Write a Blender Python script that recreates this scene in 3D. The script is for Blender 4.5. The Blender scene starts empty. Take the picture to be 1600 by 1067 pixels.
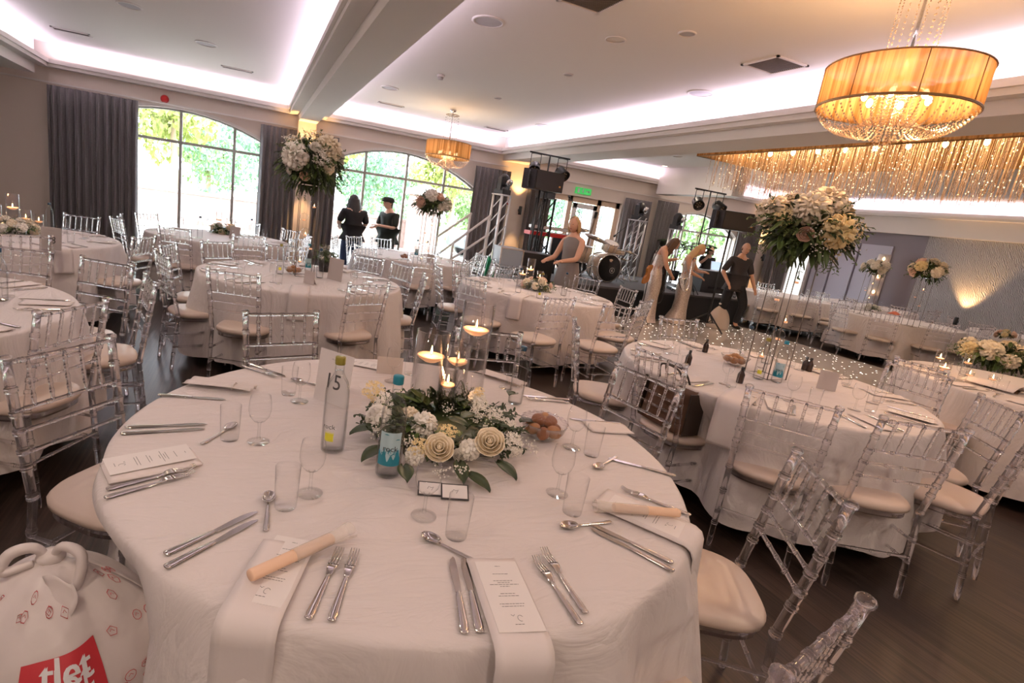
import bpy, bmesh, math, random
from math import sin, cos, pi, radians as R, sqrt, atan2, hypot
from mathutils import Vector, Matrix, Euler

C = bpy.context.scene.collection
sc = bpy.context.scene
rnd = random.Random(11)
# ---------------------------------------------------------------- camera
FPX, PX, PY, H = 826.14, 711.56, 517.72, 1.55
def cam_rows():
    yaw, pitch, roll = 0.3896, 0.2197, -0.1417
    F = Vector((sin(yaw)*cos(pitch), cos(yaw)*cos(pitch), -sin(pitch)))
    r = Vector((cos(yaw), -sin(yaw), 0)); d = F.cross(r)
    c, s = cos(roll), sin(roll)
    return c*r+s*d, -s*r+c*d, F
RX, RD, RF = cam_rows()
cam = bpy.data.objects.new('camera', bpy.data.cameras.new('camera'))
C.objects.link(cam); sc.camera = cam
cam.data.sensor_width = 36.0
cam.data.lens = FPX*36/1600
cam.data.shift_x = (800-PX)/1600
cam.data.shift_y = -(533.5-PY)/1600
cam.data.clip_start = 0.05; cam.data.clip_end = 400
cam.matrix_world = Matrix(((RX.x, -RD.x, -RF.x, 0), (RX.y, -RD.y, -RF.y, 0), (RX.z, -RD.z, -RF.z, H), (0, 0, 0, 1)))
def _ray(x, y): return RX*((x-PX)/FPX) + RD*((y-PY)/FPX) + RF
def T(x, y, z=0.76):                       # photo pixel -> point on the horizontal plane z
    d = _ray(x, y); t = (z-H)/d.z
    return Vector((d.x*t, d.y*t, z))
def TY(x, y, Y):                           # photo pixel -> point on the plane y = Y
    d = _ray(x, y); t = Y/d.y
    return Vector((d.x*t, Y, H+d.z*t))
def TX(x, y, X):
    d = _ray(x, y); t = X/d.x
    return Vector((X, d.y*t, H+d.z*t))
# ---------------------------------------------------------------- sky, exposure, render behaviour
w = bpy.data.worlds.new('sky'); sc.world = w; w.use_nodes = True
nt = w.node_tree; bgn = nt.nodes['Background']
bgn.inputs[0].default_value = (0.86, 0.93, 1.0, 1); bgn.inputs[1].default_value = 12
sc.view_settings.view_transform = 'Standard'; sc.view_settings.look = 'None'
sc.view_settings.gamma = 1; sc.view_settings.use_curve_mapping = False
sc.view_settings.exposure = 0.20
cy = sc.cycles
cy.use_denoising = True; cy.max_bounces = 14; cy.diffuse_bounces = 4; cy.glossy_bounces = 5
cy.transmission_bounces = 12; cy.transparent_max_bounces = 40
cy.caustics_reflective = False; cy.caustics_refractive = False; cy.sample_clamp_indirect = 4.0; cy.blur_glossy = 0.5
def area(name, loc, sx, sy, power, col, rot=(0, 0, 0), spread=180):
    l = bpy.data.lights.new(name, 'AREA'); l.shape = 'RECTANGLE'; l.size = sx; l.size_y = sy
    l.energy = power; l.color = col; l.spread = R(spread)
    o = bpy.data.objects.new(name, l); C.objects.link(o); o.location = loc; o.rotation_euler = rot
    return o
def point(name, loc, power, col, r=0.03, parent=None):
    l = bpy.data.lights.new(name, 'POINT'); l.energy = power; l.color = col; l.shadow_soft_size = r
    o = bpy.data.objects.new(name, l); C.objects.link(o); o.location = loc
    if parent: o.parent = parent
    return o
def spot(name, loc, power, col, ang, rot, blend=0.6, r=0.04):
    l = bpy.data.lights.new(name, 'SPOT'); l.energy = power; l.color = col; l.spot_size = R(ang); l.spot_blend = blend; l.shadow_soft_size = r
    o = bpy.data.objects.new(name, l); C.objects.link(o); o.location = loc; o.rotation_euler = rot
    return o
CZ = 3.38                                   # ceiling height
WY = 11.8                                   # window wall
LILAC = (0.88, 0.76, 1.0)
UP = (pi, 0, 0)
K = 5.2                                     # cove strip watts per metre
def cove(x0, y0, x1, y1, k=1.0, col=LILAC):
    L = max(abs(x1-x0), abs(y1-y0))
    area('cove_light', ((x0+x1)/2, (y0+y1)/2, 3.14), max(abs(x1-x0), 0.06), max(abs(y1-y0), 0.06), K*L*k, col, UP)
cove(-3.20, WY-0.12, 0.62, WY-0.12); cove(1.35, WY-0.12, 5.1, WY-0.12); cove(6.3, WY-0.12, 15.0, WY-0.12)
cove(-3.38, -3.0, -3.38, WY-0.3); cove(0.72, -3.0, 0.72, WY-0.3); cove(1.24, -3.0, 1.24, WY-0.3)
cove(5.36, -3.0, 5.36, WY-0.3); cove(6.2, -3.0, 6.2, WY-0.3, 0.6); cove(15.32, -3.0, 15.32, WY-0.3)
# fill lamps added in the ceiling; the last serves the lit stage-corner downlight
DOWN_FILL = [(-1.3, 0.6), (-1.3, -1.6), (2.9, -0.6), (3.2, 4.8), (-1.3, 4.6), (0.2, -2.4), (4.6, -2.0), (8.5, 9.6), (8.0, 0.2), (12, 2), (12, 6.5), (10.6, 9.9)]
for x, y in DOWN_FILL:
    area('downlight_fill_lamp', (x, y, CZ-0.03), 0.16, 0.16, 20, (1.0, 0.80, 0.62))
# ---------------------------------------------------------------- tagging
def tag(o, label=None, cat=None, group=None, kind=None):
    if label: o['label'] = label
    if cat: o['category'] = cat
    if group: o['group'] = group
    if kind: o['kind'] = kind
    return o
def thing(name, label, cat, loc=(0, 0, 0), rz=0, group=None, rot=None):
    o = bpy.data.objects.new(name, None); C.objects.link(o); o.empty_display_size = 0.05
    o.location = loc; o.rotation_euler = rot if rot else (0, 0, rz)
    return tag(o, label, cat, group)
KIDS = {}
def clone(root, loc=None, rz=None, label=None, group=None, rot=None, scale=None):
    def rec(o, par):
        c = o.copy(); C.objects.link(c)
        if par: c.parent = par; KIDS.setdefault(par.name, []).append(c)
        for ch in list(KIDS.get(o.name, ())): rec(ch, c)
        return c
    r = rec(root, None)
    if loc is not None: r.location = loc
    if rz is not None: r.rotation_euler = (0, 0, rz)
    if rot is not None: r.rotation_euler = rot
    if label: r['label'] = label
    if group: r['group'] = group
    elif 'group' in r.keys() and group == '': del r['group']
    if scale: r.scale = (scale,)*3 if isinstance(scale, (int, float)) else scale
    return r
# ---------------------------------------------------------------- mesh builder
class MB:
    def __init__(s): s.v = []; s.f = []; s.m = []; s.sm = []
    def add(s, vs, fs, mi=0, smooth=True):
        b = len(s.v); s.v += [Vector(v) for v in vs]
        for f in fs: s.f.append([i+b for i in f]); s.m.append(mi); s.sm.append(smooth)
        return s
    def box(s, c, size, rz=0, mi=0, rot=None, bev=0):
        x, y, z = [q/2 for q in size]
        M = (Euler(rot).to_matrix() if rot else Matrix.Rotation(rz, 3, 'Z'))
        c = Vector(c)
        vs = [c + M @ Vector((sx*x, sy*y, sz*z)) for sz in (-1, 1) for sx, sy in ((-1, -1), (1, -1), (1, 1), (-1, 1))]
        return s.add(vs, [(0, 3, 2, 1), (4, 5, 6, 7), (0, 1, 5, 4), (1, 2, 6, 5), (2, 3, 7, 6), (3, 0, 4, 7)], mi, False)
    def b2(s, a, b, mi=0):
        a, b = Vector(a), Vector(b); return s.box((a+b)/2, [abs(q) for q in (b-a)], mi=mi)
    def lathe(s, prof, n=20, c=(0, 0, 0), ax=(0, 0, 1), mi=0, cap=True, sx=1, sy=1, M=None):
        c = Vector(c); ax = Vector(ax).normalized()
        q = Vector((0, 0, 1)).rotation_difference(ax).to_matrix() if M is None else M
        vs = []; fs = []
        for r, z in prof:
            for i in range(n):
                a = 2*pi*i/n; vs.append(c + q @ Vector((r*cos(a)*sx, r*sin(a)*sy, z)))
        for k in range(len(prof)-1):
            for i in range(n):
                j = (i+1) % n; fs.append((k*n+i, k*n+j, (k+1)*n+j, (k+1)*n+i))
        if cap:
            if prof[0][0] > 1e-5: fs.append(tuple(reversed(range(n))))
            if prof[-1][0] > 1e-5: fs.append(tuple((len(prof)-1)*n+i for i in range(n)))
        return s.add(vs, fs, mi)
    def cyl(s, p0, p1, r0, r1=None, n=12, mi=0):
        p0, p1 = Vector(p0), Vector(p1); d = p1-p0
        return s.lathe([(r0, 0), (r0 if r1 is None else r1, d.length)], n, p0, d, mi)
    def ball(s, c, r, nu=14, nv=8, mi=0, rot=None):
        rx, ry, rz = (r, r, r) if isinstance(r, (int, float)) else r
        M = Euler(rot).to_matrix() if rot else Matrix.Identity(3); c = Vector(c); vs = []; fs = []
        for k in range(1, nv):
            t = pi*k/nv
            for i in range(nu):
                a = 2*pi*i/nu; vs.append(c + M @ Vector((rx*sin(t)*cos(a), ry*sin(t)*sin(a), -rz*cos(t))))
        b = len(vs); vs += [c + M @ Vector((0, 0, -rz)), c + M @ Vector((0, 0, rz))]
        for k in range(nv-2):
            for i in range(nu):
                j = (i+1) % nu; fs.append((k*nu+i, k*nu+j, (k+1)*nu+j, (k+1)*nu+i))
        for i in range(nu):
            j = (i+1) % nu; fs.append((b, j, i)); fs.append((b+1, (nv-2)*nu+i, (nv-2)*nu+j))
        return s.add(vs, fs, mi)
    def tube(s, pts, r, n=8, mi=0, closed=False):
        pts = [Vector(p) for p in pts]; m = len(pts)
        rs = r if isinstance(r, (list, tuple)) else [r]*m
        vs = []; fs = []; up = Vector((0, 0, 1)); prev = None
        for k, p in enumerate(pts):
            if closed: d = pts[(k+1) % m]-pts[k-1]
            else: d = pts[min(k+1, m-1)]-pts[max(k-1, 0)]
            if d.length < 1e-9: d = Vector((0, 0, 1))
            d.normalize()
            if prev is None:
                a = d.cross(up)
                if a.length < 1e-3: a = d.cross(Vector((0, 1, 0)))
            else: a = prev - d*prev.dot(d)
            a.normalize(); prev = a; b = d.cross(a)
            for i in range(n):
                t = 2*pi*i/n; vs.append(p + (a*cos(t)+b*sin(t))*rs[k])
        for k in range(m if closed else m-1):
            k2 = (k+1) % m
            for i in range(n):
                j = (i+1) % n; fs.append((k*n+i, k*n+j, k2*n+j, k2*n+i))
        if not closed: fs.append(tuple(reversed(range(n)))); fs.append(tuple((m-1)*n+i for i in range(n)))
        return s.add(vs, fs, mi)
    def sheet(s, fn, nu, nv, th=0.0, mi=0, off=None, smooth=True):
        """fn(u,v)->point on a grid; th gives it a real thickness along the normal"""
        g = [[Vector(fn(i/nu, j/nv)) for i in range(nu+1)] for j in range(nv+1)]
        if th == 0:
            vs = [p for row in g for p in row]
            return s.add(vs, [(j*(nu+1)+i, j*(nu+1)+i+1, (j+1)*(nu+1)+i+1, (j+1)*(nu+1)+i) for j in range(nv) for i in range(nu)], mi, smooth)
        N = []
        for j in range(nv+1):
            row = []
            for i in range(nu+1):
                du = g[j][min(i+1, nu)]-g[j][max(i-1, 0)]; dv = g[min(j+1, nv)][i]-g[max(j-1, 0)][i]
                n_ = du.cross(dv); row.append(n_.normalized() if n_.length > 1e-12 else Vector((0, 0, 1)))
            N.append(row)
        W = nu+1; A = [p for row in g for p in row]; B = [g[j][i]-N[j][i]*th for j in range(nv+1) for i in range(W)]
        b = len(A); fs = []
        for j in range(nv):
            for i in range(nu):
                a = j*W+i; fs.append((a, a+1, a+W+1, a+W)); fs.append((b+a, b+a+W, b+a+W+1, b+a+1))
        for i in range(nu):
            fs.append((i, b+i, b+i+1, i+1)); a = nv*W+i; fs.append((a, a+1, b+a+1, b+a))
        for j in range(nv):
            a = j*W; fs.append((a, a+W, b+a+W, b+a)); a = j*W+nu; fs.append((a, b+a, b+a+W, a+W))
        return s.add(A+B, fs, mi, smooth)
    def prism(s, pts, z0, z1, mi=0, M=None, smooth=False):
        n = len(pts); M = M or Matrix.Identity(4)
        vs = [M @ Vector((x, y, z0)) for x, y in pts]+[M @ Vector((x, y, z1)) for x, y in pts]
        return s.add(vs, [tuple(reversed(range(n))), tuple(range(n, 2*n))]+[(i, (i+1) % n, n+(i+1) % n, n+i) for i in range(n)], mi, smooth)
    def join(s, o, M=None, mi=None):
        M = M or Matrix.Identity(4); b = len(s.v)
        s.v += [M @ v for v in o.v]
        for f, m, sm in zip(o.f, o.m, o.sm): s.f.append([i+b for i in f]); s.m.append(m if mi is None else mi); s.sm.append(sm)
        return s
    def mesh(s, name, mats):
        me = bpy.data.meshes.new(name); me.from_pydata([tuple(v) for v in s.v], [], s.f)
        for m in (mats if isinstance(mats, (list, tuple)) else [mats]): me.materials.append(m)
        me.polygons.foreach_set('material_index', s.m); me.polygons.foreach_set('use_smooth', s.sm)
        me.update(); return me
    def ob(s, name, mats, parent=None, loc=None):
        return link(s.mesh(name, mats), name, parent, loc)
def link(me, name, parent=None, loc=None, rot=None, scale=None):
    o = bpy.data.objects.new(name, me); C.objects.link(o)
    if parent: o.parent = parent; KIDS.setdefault(parent.name, []).append(o)
    if loc is not None: o.location = loc
    if rot is not None: o.rotation_euler = rot
    if scale is not None: o.scale = scale if not isinstance(scale, (int, float)) else (scale,)*3
    return o
def struct(name, mb, m): return tag(mb.ob(name, m), kind='structure')
def spline(pts, n):
    """smooth curve through points"""
    P = [Vector(p) for p in pts]; out = []
    for k in range(len(P)-1):
        p0, p1, p2, p3 = P[max(k-1, 0)], P[k], P[k+1], P[min(k+2, len(P)-1)]
        for i in range(n):
            t = i/n; out.append(0.5*((2*p1)+(p2-p0)*t+(2*p0-5*p1+4*p2-p3)*t*t+(3*p1-p0-3*p2+p3)*t**3))
    out.append(P[-1]); return out
def text_mb(s, size, depth=0.0006, ax='CENTER'):
    cu = bpy.data.curves.new('t', 'FONT'); cu.body = s; cu.size = size; cu.extrude = depth; cu.align_x = ax; cu.align_y = 'CENTER'; cu.resolution_u = 3
    o = bpy.data.objects.new('t', cu); C.objects.link(o)
    dg = bpy.context.evaluated_depsgraph_get(); me = o.evaluated_get(dg).to_mesh()
    m = MB(); m.add([v.co.copy() for v in me.vertices], [tuple(p.vertices) for p in me.polygons], 0, False)
    o.evaluated_get(dg).to_mesh_clear(); bpy.data.objects.remove(o); bpy.data.curves.remove(cu)
    return m
# ---------------------------------------------------------------- materials
def mat(name, col, rough=0.5, metal=0.0, bump=None, noise=None, emit=None, spec=0.5, trans=0, sheen=0, sss=0, alpha=1):
    m = bpy.data.materials.new(name); m.use_nodes = True; n = m.node_tree; b = n.nodes['Principled BSDF']
    b.inputs['Base Color'].default_value = (*col, 1); b.inputs['Roughness'].default_value = rough; b.inputs['Metallic'].default_value = metal
    b.inputs['Specular IOR Level'].default_value = spec
    if sheen: b.inputs['Sheen Weight'].default_value = sheen
    if trans: b.inputs['Transmission Weight'].default_value = trans
    if alpha < 1: b.inputs['Alpha'].default_value = alpha
    if emit: b.inputs['Emission Color'].default_value = (*emit[0], 1); b.inputs['Emission Strength'].default_value = emit[1]
    tc = n.nodes.new('ShaderNodeTexCoord')
    if noise:                              # (scale, second colour, contrast)
        t = n.nodes.new('ShaderNodeTexNoise'); t.inputs['Scale'].default_value = noise[0]; t.inputs['Detail'].default_value = 4
        n.links.new(tc.outputs['Object'], t.inputs['Vector'])
        r = n.nodes.new('ShaderNodeValToRGB'); r.color_ramp.elements[0].position = 0.5-noise[2]; r.color_ramp.elements[1].position = 0.5+noise[2]
        r.color_ramp.elements[0].color = (*col, 1); r.color_ramp.elements[1].color = (*noise[1], 1)
        n.links.new(t.outputs['Fac'], r.inputs[0]); n.links.new(r.outputs[0], b.inputs['Base Color'])
    if bump:                               # (scale, strength, distance)
        t = n.nodes.new('ShaderNodeTexNoise'); t.inputs['Scale'].default_value = bump[0]; t.inputs['Detail'].default_value = 3
        n.links.new(tc.outputs['Object'], t.inputs['Vector'])
        bp = n.nodes.new('ShaderNodeBump'); bp.inputs['Strength'].default_value = bump[1]; bp.inputs['Distance'].default_value = bump[2]
        n.links.new(t.outputs['Fac'], bp.inputs['Height']); n.links.new(bp.outputs[0], b.inputs['Normal'])
    return m
def thin_glass(name, face=(0.985, 0.985, 0.985), edge=(0.55, 0.55, 0.57), refl=0.95, pw=5.0):
    """thin clear wall: see-through facing on, mirror-like and darker at a grazing angle (Fresnel)"""
    m = bpy.data.materials.new(name); m.use_nodes = True; n = m.node_tree; n.nodes.clear()
    out = n.nodes.new('ShaderNodeOutputMaterial'); mx = n.nodes.new('ShaderNodeMixShader'); tr = n.nodes.new('ShaderNodeBsdfTransparent')
    gl = n.nodes.new('ShaderNodeBsdfGlossy'); gl.inputs['Roughness'].default_value = 0.03; gl.inputs['Color'].default_value = (refl, refl, refl, 1)
    lw = n.nodes.new('ShaderNodeLayerWeight'); lw.inputs[0].default_value = 0.5
    p = n.nodes.new('ShaderNodeMath'); p.operation = 'POWER'; p.inputs[1].default_value = pw; n.links.new(lw.outputs['Facing'], p.inputs[0])
    mc = n.nodes.new('ShaderNodeMix'); mc.data_type = 'RGBA'; mc.inputs[6].default_value = (*face, 1); mc.inputs[7].default_value = (*edge, 1)
    n.links.new(p.outputs[0], mc.inputs[0]); n.links.new(mc.outputs[2], tr.inputs[0])
    f5 = n.nodes.new('ShaderNodeMath'); f5.operation = 'POWER'; f5.inputs[1].default_value = 4.5; n.links.new(lw.outputs['Facing'], f5.inputs[0])
    fr = n.nodes.new('ShaderNodeMath'); fr.operation = 'MULTIPLY_ADD'; fr.inputs[1].default_value = 0.75; fr.inputs[2].default_value = 0.022; n.links.new(f5.outputs[0], fr.inputs[0])
    n.links.new(fr.outputs[0], mx.inputs[0]); n.links.new(tr.outputs[0], mx.inputs[1]); n.links.new(gl.outputs[0], mx.inputs[2])
    n.links.new(mx.outputs[0], out.inputs[0]); return m
def acrylic():
    m = bpy.data.materials.new('clear_acrylic'); m.use_nodes = True; n = m.node_tree; n.nodes.clear()
    out = n.nodes.new('ShaderNodeOutputMaterial'); mx = n.nodes.new('ShaderNodeMixShader'); tr = n.nodes.new('ShaderNodeBsdfTransparent')
    tr.inputs[0].default_value = (0.97, 0.96, 0.98, 1)
    g = n.nodes.new('ShaderNodeBsdfGlass'); g.inputs['IOR'].default_value = 1.47; g.inputs['Roughness'].default_value = 0.02; g.inputs['Color'].default_value = (1, 0.99, 1, 1)
    mx.inputs[0].default_value = 0.78
    n.links.new(tr.outputs[0], mx.inputs[1]); n.links.new(g.outputs[0], mx.inputs[2]); n.links.new(mx.outputs[0], out.inputs[0])
    return m
ACR = acrylic()
def linen(name, col):
    m = mat(name, col, 0.75, sheen=0.15); n = m.node_tree; b = n.nodes['Principled BSDF']; L = n.links.new; tc = n.nodes['Texture Coordinate']
    mp = n.nodes.new('ShaderNodeMapping'); mp.inputs['Scale'].default_value = (1.0, 2.6, 1.0); mp.inputs['Rotation'].default_value = (0, 0, .5); L(tc.outputs['Object'], mp.inputs[0])
    a = n.nodes.new('ShaderNodeTexNoise'); a.inputs['Scale'].default_value = 3.2; a.inputs['Detail'].default_value = 5; a.inputs['Distortion'].default_value = 1.4; L(mp.outputs[0], a.inputs[0])
    r = n.nodes.new('ShaderNodeMath'); r.operation = 'ABSOLUTE'; s = n.nodes.new('ShaderNodeMath'); s.operation = 'SUBTRACT'; s.inputs[1].default_value = .5; L(a.outputs['Fac'], s.inputs[0]); L(s.outputs[0], r.inputs[0])
    bp = n.nodes.new('ShaderNodeBump'); bp.inputs['Strength'].default_value = .55; bp.inputs['Distance'].default_value = .035; L(r.outputs[0], bp.inputs['Height']); L(bp.outputs[0], b.inputs['Normal']); return m
GLS = thin_glass('clear_glass'); GLB = thin_glass('bottle_glass', (0.97, 0.975, 0.975), (0.22, 0.24, 0.25), 0.95, 3.6)
PANE = thin_glass('window_glass', (0.98, 0.99, 1), (0.7, 0.75, 0.8)); WATER = thin_glass('water', (0.985, 0.987, 0.99), (0.75, 0.76, 0.78), 0.5, 5.0)
CLING = thin_glass('cling_film', (0.92, 0.9, 0.92), (0.6, 0.55, 0.6))
LINEN = linen('table_linen', (0.70, 0.635, 0.615))
NAPK = mat('napkin_linen', (0.74, 0.67, 0.65), 0.8, bump=(60, 0.15, 0.002))
CUSH = mat('seat_vinyl', (0.62, 0.50, 0.42), 0.42, bump=(30, 0.1, 0.003))
STEEL = mat('stainless_steel', (0.66, 0.62, 0.58), 0.12, 1.0)
CARD = mat('white_card', (0.80, 0.75, 0.73), 0.6); INK = mat('dark_ink', (0.05, 0.045, 0.045), 0.6)
GREYCARD = mat('grey_card', (0.52, 0.46, 0.43), 0.7)
BLACK = mat('black_plastic', (0.012, 0.012, 0.013), 0.4); BLKC = mat('black_cloth', (0.012, 0.012, 0.014), 0.85)
WHITEP = mat('white_metal', (0.8, 0.8, 0.82), 0.35); CHROME = mat('chrome', (0.75, 0.75, 0.77), 0.12, 1.0)
WALL = mat('wall_paint', (0.80, 0.70, 0.62), 0.85, bump=(80, 0.05, 0.002)); CEIL = mat('ceiling_paint', (0.86, 0.81, 0.75), 0.9)
TRIM = mat('trim_paint', (0.82, 0.77, 0.72), 0.6); CURT = mat('curtain_cloth', (0.085, 0.075, 0.075), 0.6, bump=(120, 0.4, 0.004), noise=(70, (0.17, 0.15, 0.15), 0.25), sheen=0.5)
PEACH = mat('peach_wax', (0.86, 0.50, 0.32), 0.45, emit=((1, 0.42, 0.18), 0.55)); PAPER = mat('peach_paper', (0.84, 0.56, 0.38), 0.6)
FLAME = mat('candle_flame', (1, 0.7, 0.3), 0.5, emit=((1.0, 0.62, 0.25), 26))
# ---------------------------------------------------------------- floor
def wood_floor():
    m = bpy.data.materials.new('dark_wood_floor'); m.use_nodes = True; n = m.node_tree; b = n.nodes['Principled BSDF']; L = n.links.new
    tc = n.nodes.new('ShaderNodeTexCoord'); mp = n.nodes.new('ShaderNodeMapping'); mp.inputs['Rotation'].default_value = (0, 0, pi/2); L(tc.outputs['Object'], mp.inputs[0])
    br = n.nodes.new('ShaderNodeTexBrick'); br.inputs['Scale'].default_value = 1; br.inputs['Brick Width'].default_value = 1.6; br.inputs['Row Height'].default_value = 0.16
    br.inputs['Mortar Size'].default_value = 0.002; br.offset = 0.37
    br.inputs['Color1'].default_value = (0.040, 0.026, 0.020, 1); br.inputs['Color2'].default_value = (0.022, 0.015, 0.012, 1); br.inputs['Mortar'].default_value = (0.012, 0.009, 0.008, 1)
    L(mp.outputs[0], br.inputs['Vector'])
    m2 = n.nodes.new('ShaderNodeMapping'); m2.inputs['Scale'].default_value = (70, 1.6, 1); L(tc.outputs['Object'], m2.inputs[0])
    no = n.nodes.new('ShaderNodeTexNoise'); no.inputs['Scale'].default_value = 1; no.inputs['Detail'].default_value = 6; L(m2.outputs[0], no.inputs['Vector'])
    rp = n.nodes.new('ShaderNodeValToRGB'); rp.color_ramp.elements[0].color = (0.35, 0.35, 0.35, 1); rp.color_ramp.elements[1].color = (1.9, 1.8, 1.7, 1)
    rp.color_ramp.elements[0].position = 0.33; rp.color_ramp.elements[1].position = 0.68; L(no.outputs['Fac'], rp.inputs[0])
    mx = n.nodes.new('ShaderNodeMix'); mx.data_type = 'RGBA'; mx.blend_type = 'MULTIPLY'; mx.inputs[0].default_value = 1
    L(br.outputs['Color'], mx.inputs[6]); L(rp.outputs[0], mx.inputs[7]); L(mx.outputs[2], b.inputs['Base Color'])
    b.inputs['Roughness'].default_value = 0.36; b.inputs['Specular IOR Level'].default_value = 0.42
    bp = n.nodes.new('ShaderNodeBump'); bp.inputs['Strength'].default_value = 0.25; bp.inputs['Distance'].default_value = 0.003; L(no.outputs['Fac'], bp.inputs['Height']); L(bp.outputs[0], b.inputs['Normal'])
    return m
XL, XR, YB = -6.0, 15.5, -3.6
struct('floor', MB().b2((XL-.2, YB-.2, -0.12), (XR+.2, WY+.15, 0)), wood_floor())
def led_floor():
    m = mat('white_gloss_panel', (0.62, 0.55, 0.50), 0.12, spec=0.7); n = m.node_tree; b = n.nodes['Principled BSDF']; L = n.links.new
    tc = n.nodes.new('ShaderNodeTexCoord'); mp = n.nodes.new('ShaderNodeMapping'); mp.inputs['Scale'].default_value = (5, 5, 1); L(tc.outputs['Object'], mp.inputs[0])
    v = n.nodes.new('ShaderNodeTexVoronoi'); v.inputs['Scale'].default_value = 1; v.voronoi_dimensions = '2D'; L(mp.outputs[0], v.inputs['Vector'])
    c = n.nodes.new('ShaderNodeMath'); c.operation = 'LESS_THAN'; c.inputs[1].default_value = 0.05; L(v.outputs['Distance'], c.inputs[0])
    s = n.nodes.new('ShaderNodeMath'); s.operation = 'MULTIPLY'; s.inputs[1].default_value = 7; L(c.outputs[0], s.inputs[0])
    b.inputs['Emission Color'].default_value = (1, 0.97, 0.9, 1); L(s.outputs[0], b.inputs['Emission Strength']); return m
d = MB().b2((5.3, 3.2, 0.0), (9.85, 8.28, 0.025)).ob('dance_floor', led_floor())
tag(d, 'white glossy dance floor with small sparkling lights in front of the stage', 'dance floor')
# ---------------------------------------------------------------- ceiling and beams
struct('ceiling', MB().b2((XL, YB, CZ), (XR, WY, CZ+0.1)), CEIL)
def ledge(x0, y0, x1, y1, side):
    """cornice shelf that hides the light strip: moulded step profile; side = +x,-x,+y,-y the room is on"""
    m = MB(); m.b2((x0, y0, 2.99), (x1, y1, 3.045)); e = 0.035
    a, b = [x0, y0], [x1, y1]
    if side == '+x': b[0] += e
    if side == '-x': a[0] -= e
    if side == '-y': a[1] -= e
    m.b2((a[0], a[1], 3.045), (b[0], b[1], 3.11))
    return m
tr = 1
def add_trim(mb):
    global tr
    struct('trim_%d' % tr, mb, TRIM); tr += 1
add_trim(MB().b2((-4.1, YB, 2.84), (-3.48, WY-.2, CZ)))                       # left beam
add_trim(MB().b2((0.80, YB, 2.87), (1.15, WY-.19, CZ)))                       # middle beam
add_trim(MB().b2((5.42, YB, 2.87), (6.05, WY, CZ)))                           # big beam before the dance floor
add_trim(MB().b2((15.38, YB, 2.58), (XR, WY-.2, CZ)))
add_trim(ledge(-3.48, YB, -3.32, WY-.16, '+x')); add_trim(ledge(0.63, YB, 0.80, WY-.16, '-x')); add_trim(ledge(1.15, YB, 1.32, WY-.16, '+x'))
add_trim(ledge(5.30, YB, 5.42, WY-.16, '-x')); add_trim(ledge(6.05, YB, 6.26, WY-.16, '+x')); add_trim(ledge(15.2, YB, 15.38, WY-.16, '-x'))
for a, b in ((-3.48, 0.8), (1.15, 5.42), (6.05, 15.38)): add_trim(ledge(a, WY-.16, b, WY, '-y'))
add_trim(MB().b2((9.85, 9.2, 2.74), (10.2, WY-.18, CZ)))                    # short beam by the stage corner
# ---------------------------------------------------------------- walls
def arch(xc, hw, zs, zp, n=18):            # outline points of a segmental arch, left to right
    return [(xc+hw*(2*i/n-1), zs+(zp-zs)*(1-(2*i/n-1)**2)) for i in range(n+1)]
WIN = [(-1.33, 2.02, 2.10, 2.70), (3.05, 1.98, 2.02, 2.66), (11.75, 1.45, 1.95, 2.44)]
def window_wall():
    m = MB(); y0, y1 = WY, WY+0.35; x = XL
    ops = [(w[0]-w[1], w[0]+w[1], arch(*w), 0.03) for w in WIN]+[(6.75, 9.0, [(6.75, 2.36), (9.0, 2.36)], 0.0)]
    ops.sort(key=lambda o: o[0])
    for a, b, top, zb in ops:
        m.b2((x, y0, -0.1), (a, y1, CZ)); x = b
        if zb > 0: m.b2((a, y0, -0.1), (b, y1, zb))
        for (xa, za), (xb, zb2) in zip(top, top[1:]):
            m.add([(xa, y0, za), (xb, y0, zb2), (xb, y0, CZ), (xa, y0, CZ), (xa, y1, za), (xb, y1, zb2), (xb, y1, CZ), (xa, y1, CZ)],
                  [(0, 1, 2, 3), (5, 4, 7, 6), (0, 4, 5, 1), (3, 2, 6, 7)], 0, False)
    m.b2((x, y0, -0.1), (XR, y1, CZ)); return m
struct('wall_back', window_wall(), WALL)
struct('wall_left', MB().b2((XL-.2, YB, -0.1), (XL, WY+.3, CZ)), WALL)
struct('wall_front', MB().b2((XL-.2, YB-.2, -0.1), (XR+.2, YB, CZ)), WALL)
def textured_wall():
    m = mat('leaf_wallpaper', (0.40, 0.39, 0.41), 0.45); n = m.node_tree; b = n.nodes['Principled BSDF']; L = n.links.new
    tc = n.nodes.new('ShaderNodeTexCoord'); mp = n.nodes.new('ShaderNodeMapping'); mp.inputs['Scale'].default_value = (1, 9, 9); mp.inputs['Rotation'].default_value = (0.5, 0, 0); L(tc.outputs['Object'], mp.inputs[0])
    wv = n.nodes.new('ShaderNodeTexWave'); wv.inputs['Scale'].default_value = 1.1; wv.inputs['Distortion'].default_value = 9; wv.inputs['Detail'].default_value = 3; wv.bands_direction = 'Y'; L(mp.outputs[0], wv.inputs['Vector'])
    r = n.nodes.new('ShaderNodeValToRGB'); r.color_ramp.elements[0].color = (0.30, 0.29, 0.31, 1); r.color_ramp.elements[1].color = (0.52, 0.50, 0.51, 1); L(wv.outputs['Fac'], r.inputs[0]); L(r.outputs[0], b.inputs['Base Color'])
    bp = n.nodes.new('ShaderNodeBump'); bp.inputs['Strength'].default_value = 0.5; bp.inputs['Distance'].default_value = 0.02; L(wv.outputs['Fac'], bp.inputs['Height']); L(bp.outputs[0], b.inputs['Normal']); return m
MAUVE = mat('mauve_paint', (0.24, 0.215, 0.25), 0.8); PALE = mat('pale_lilac_paint', (0.50, 0.49, 0.58), 0.7)
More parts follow.
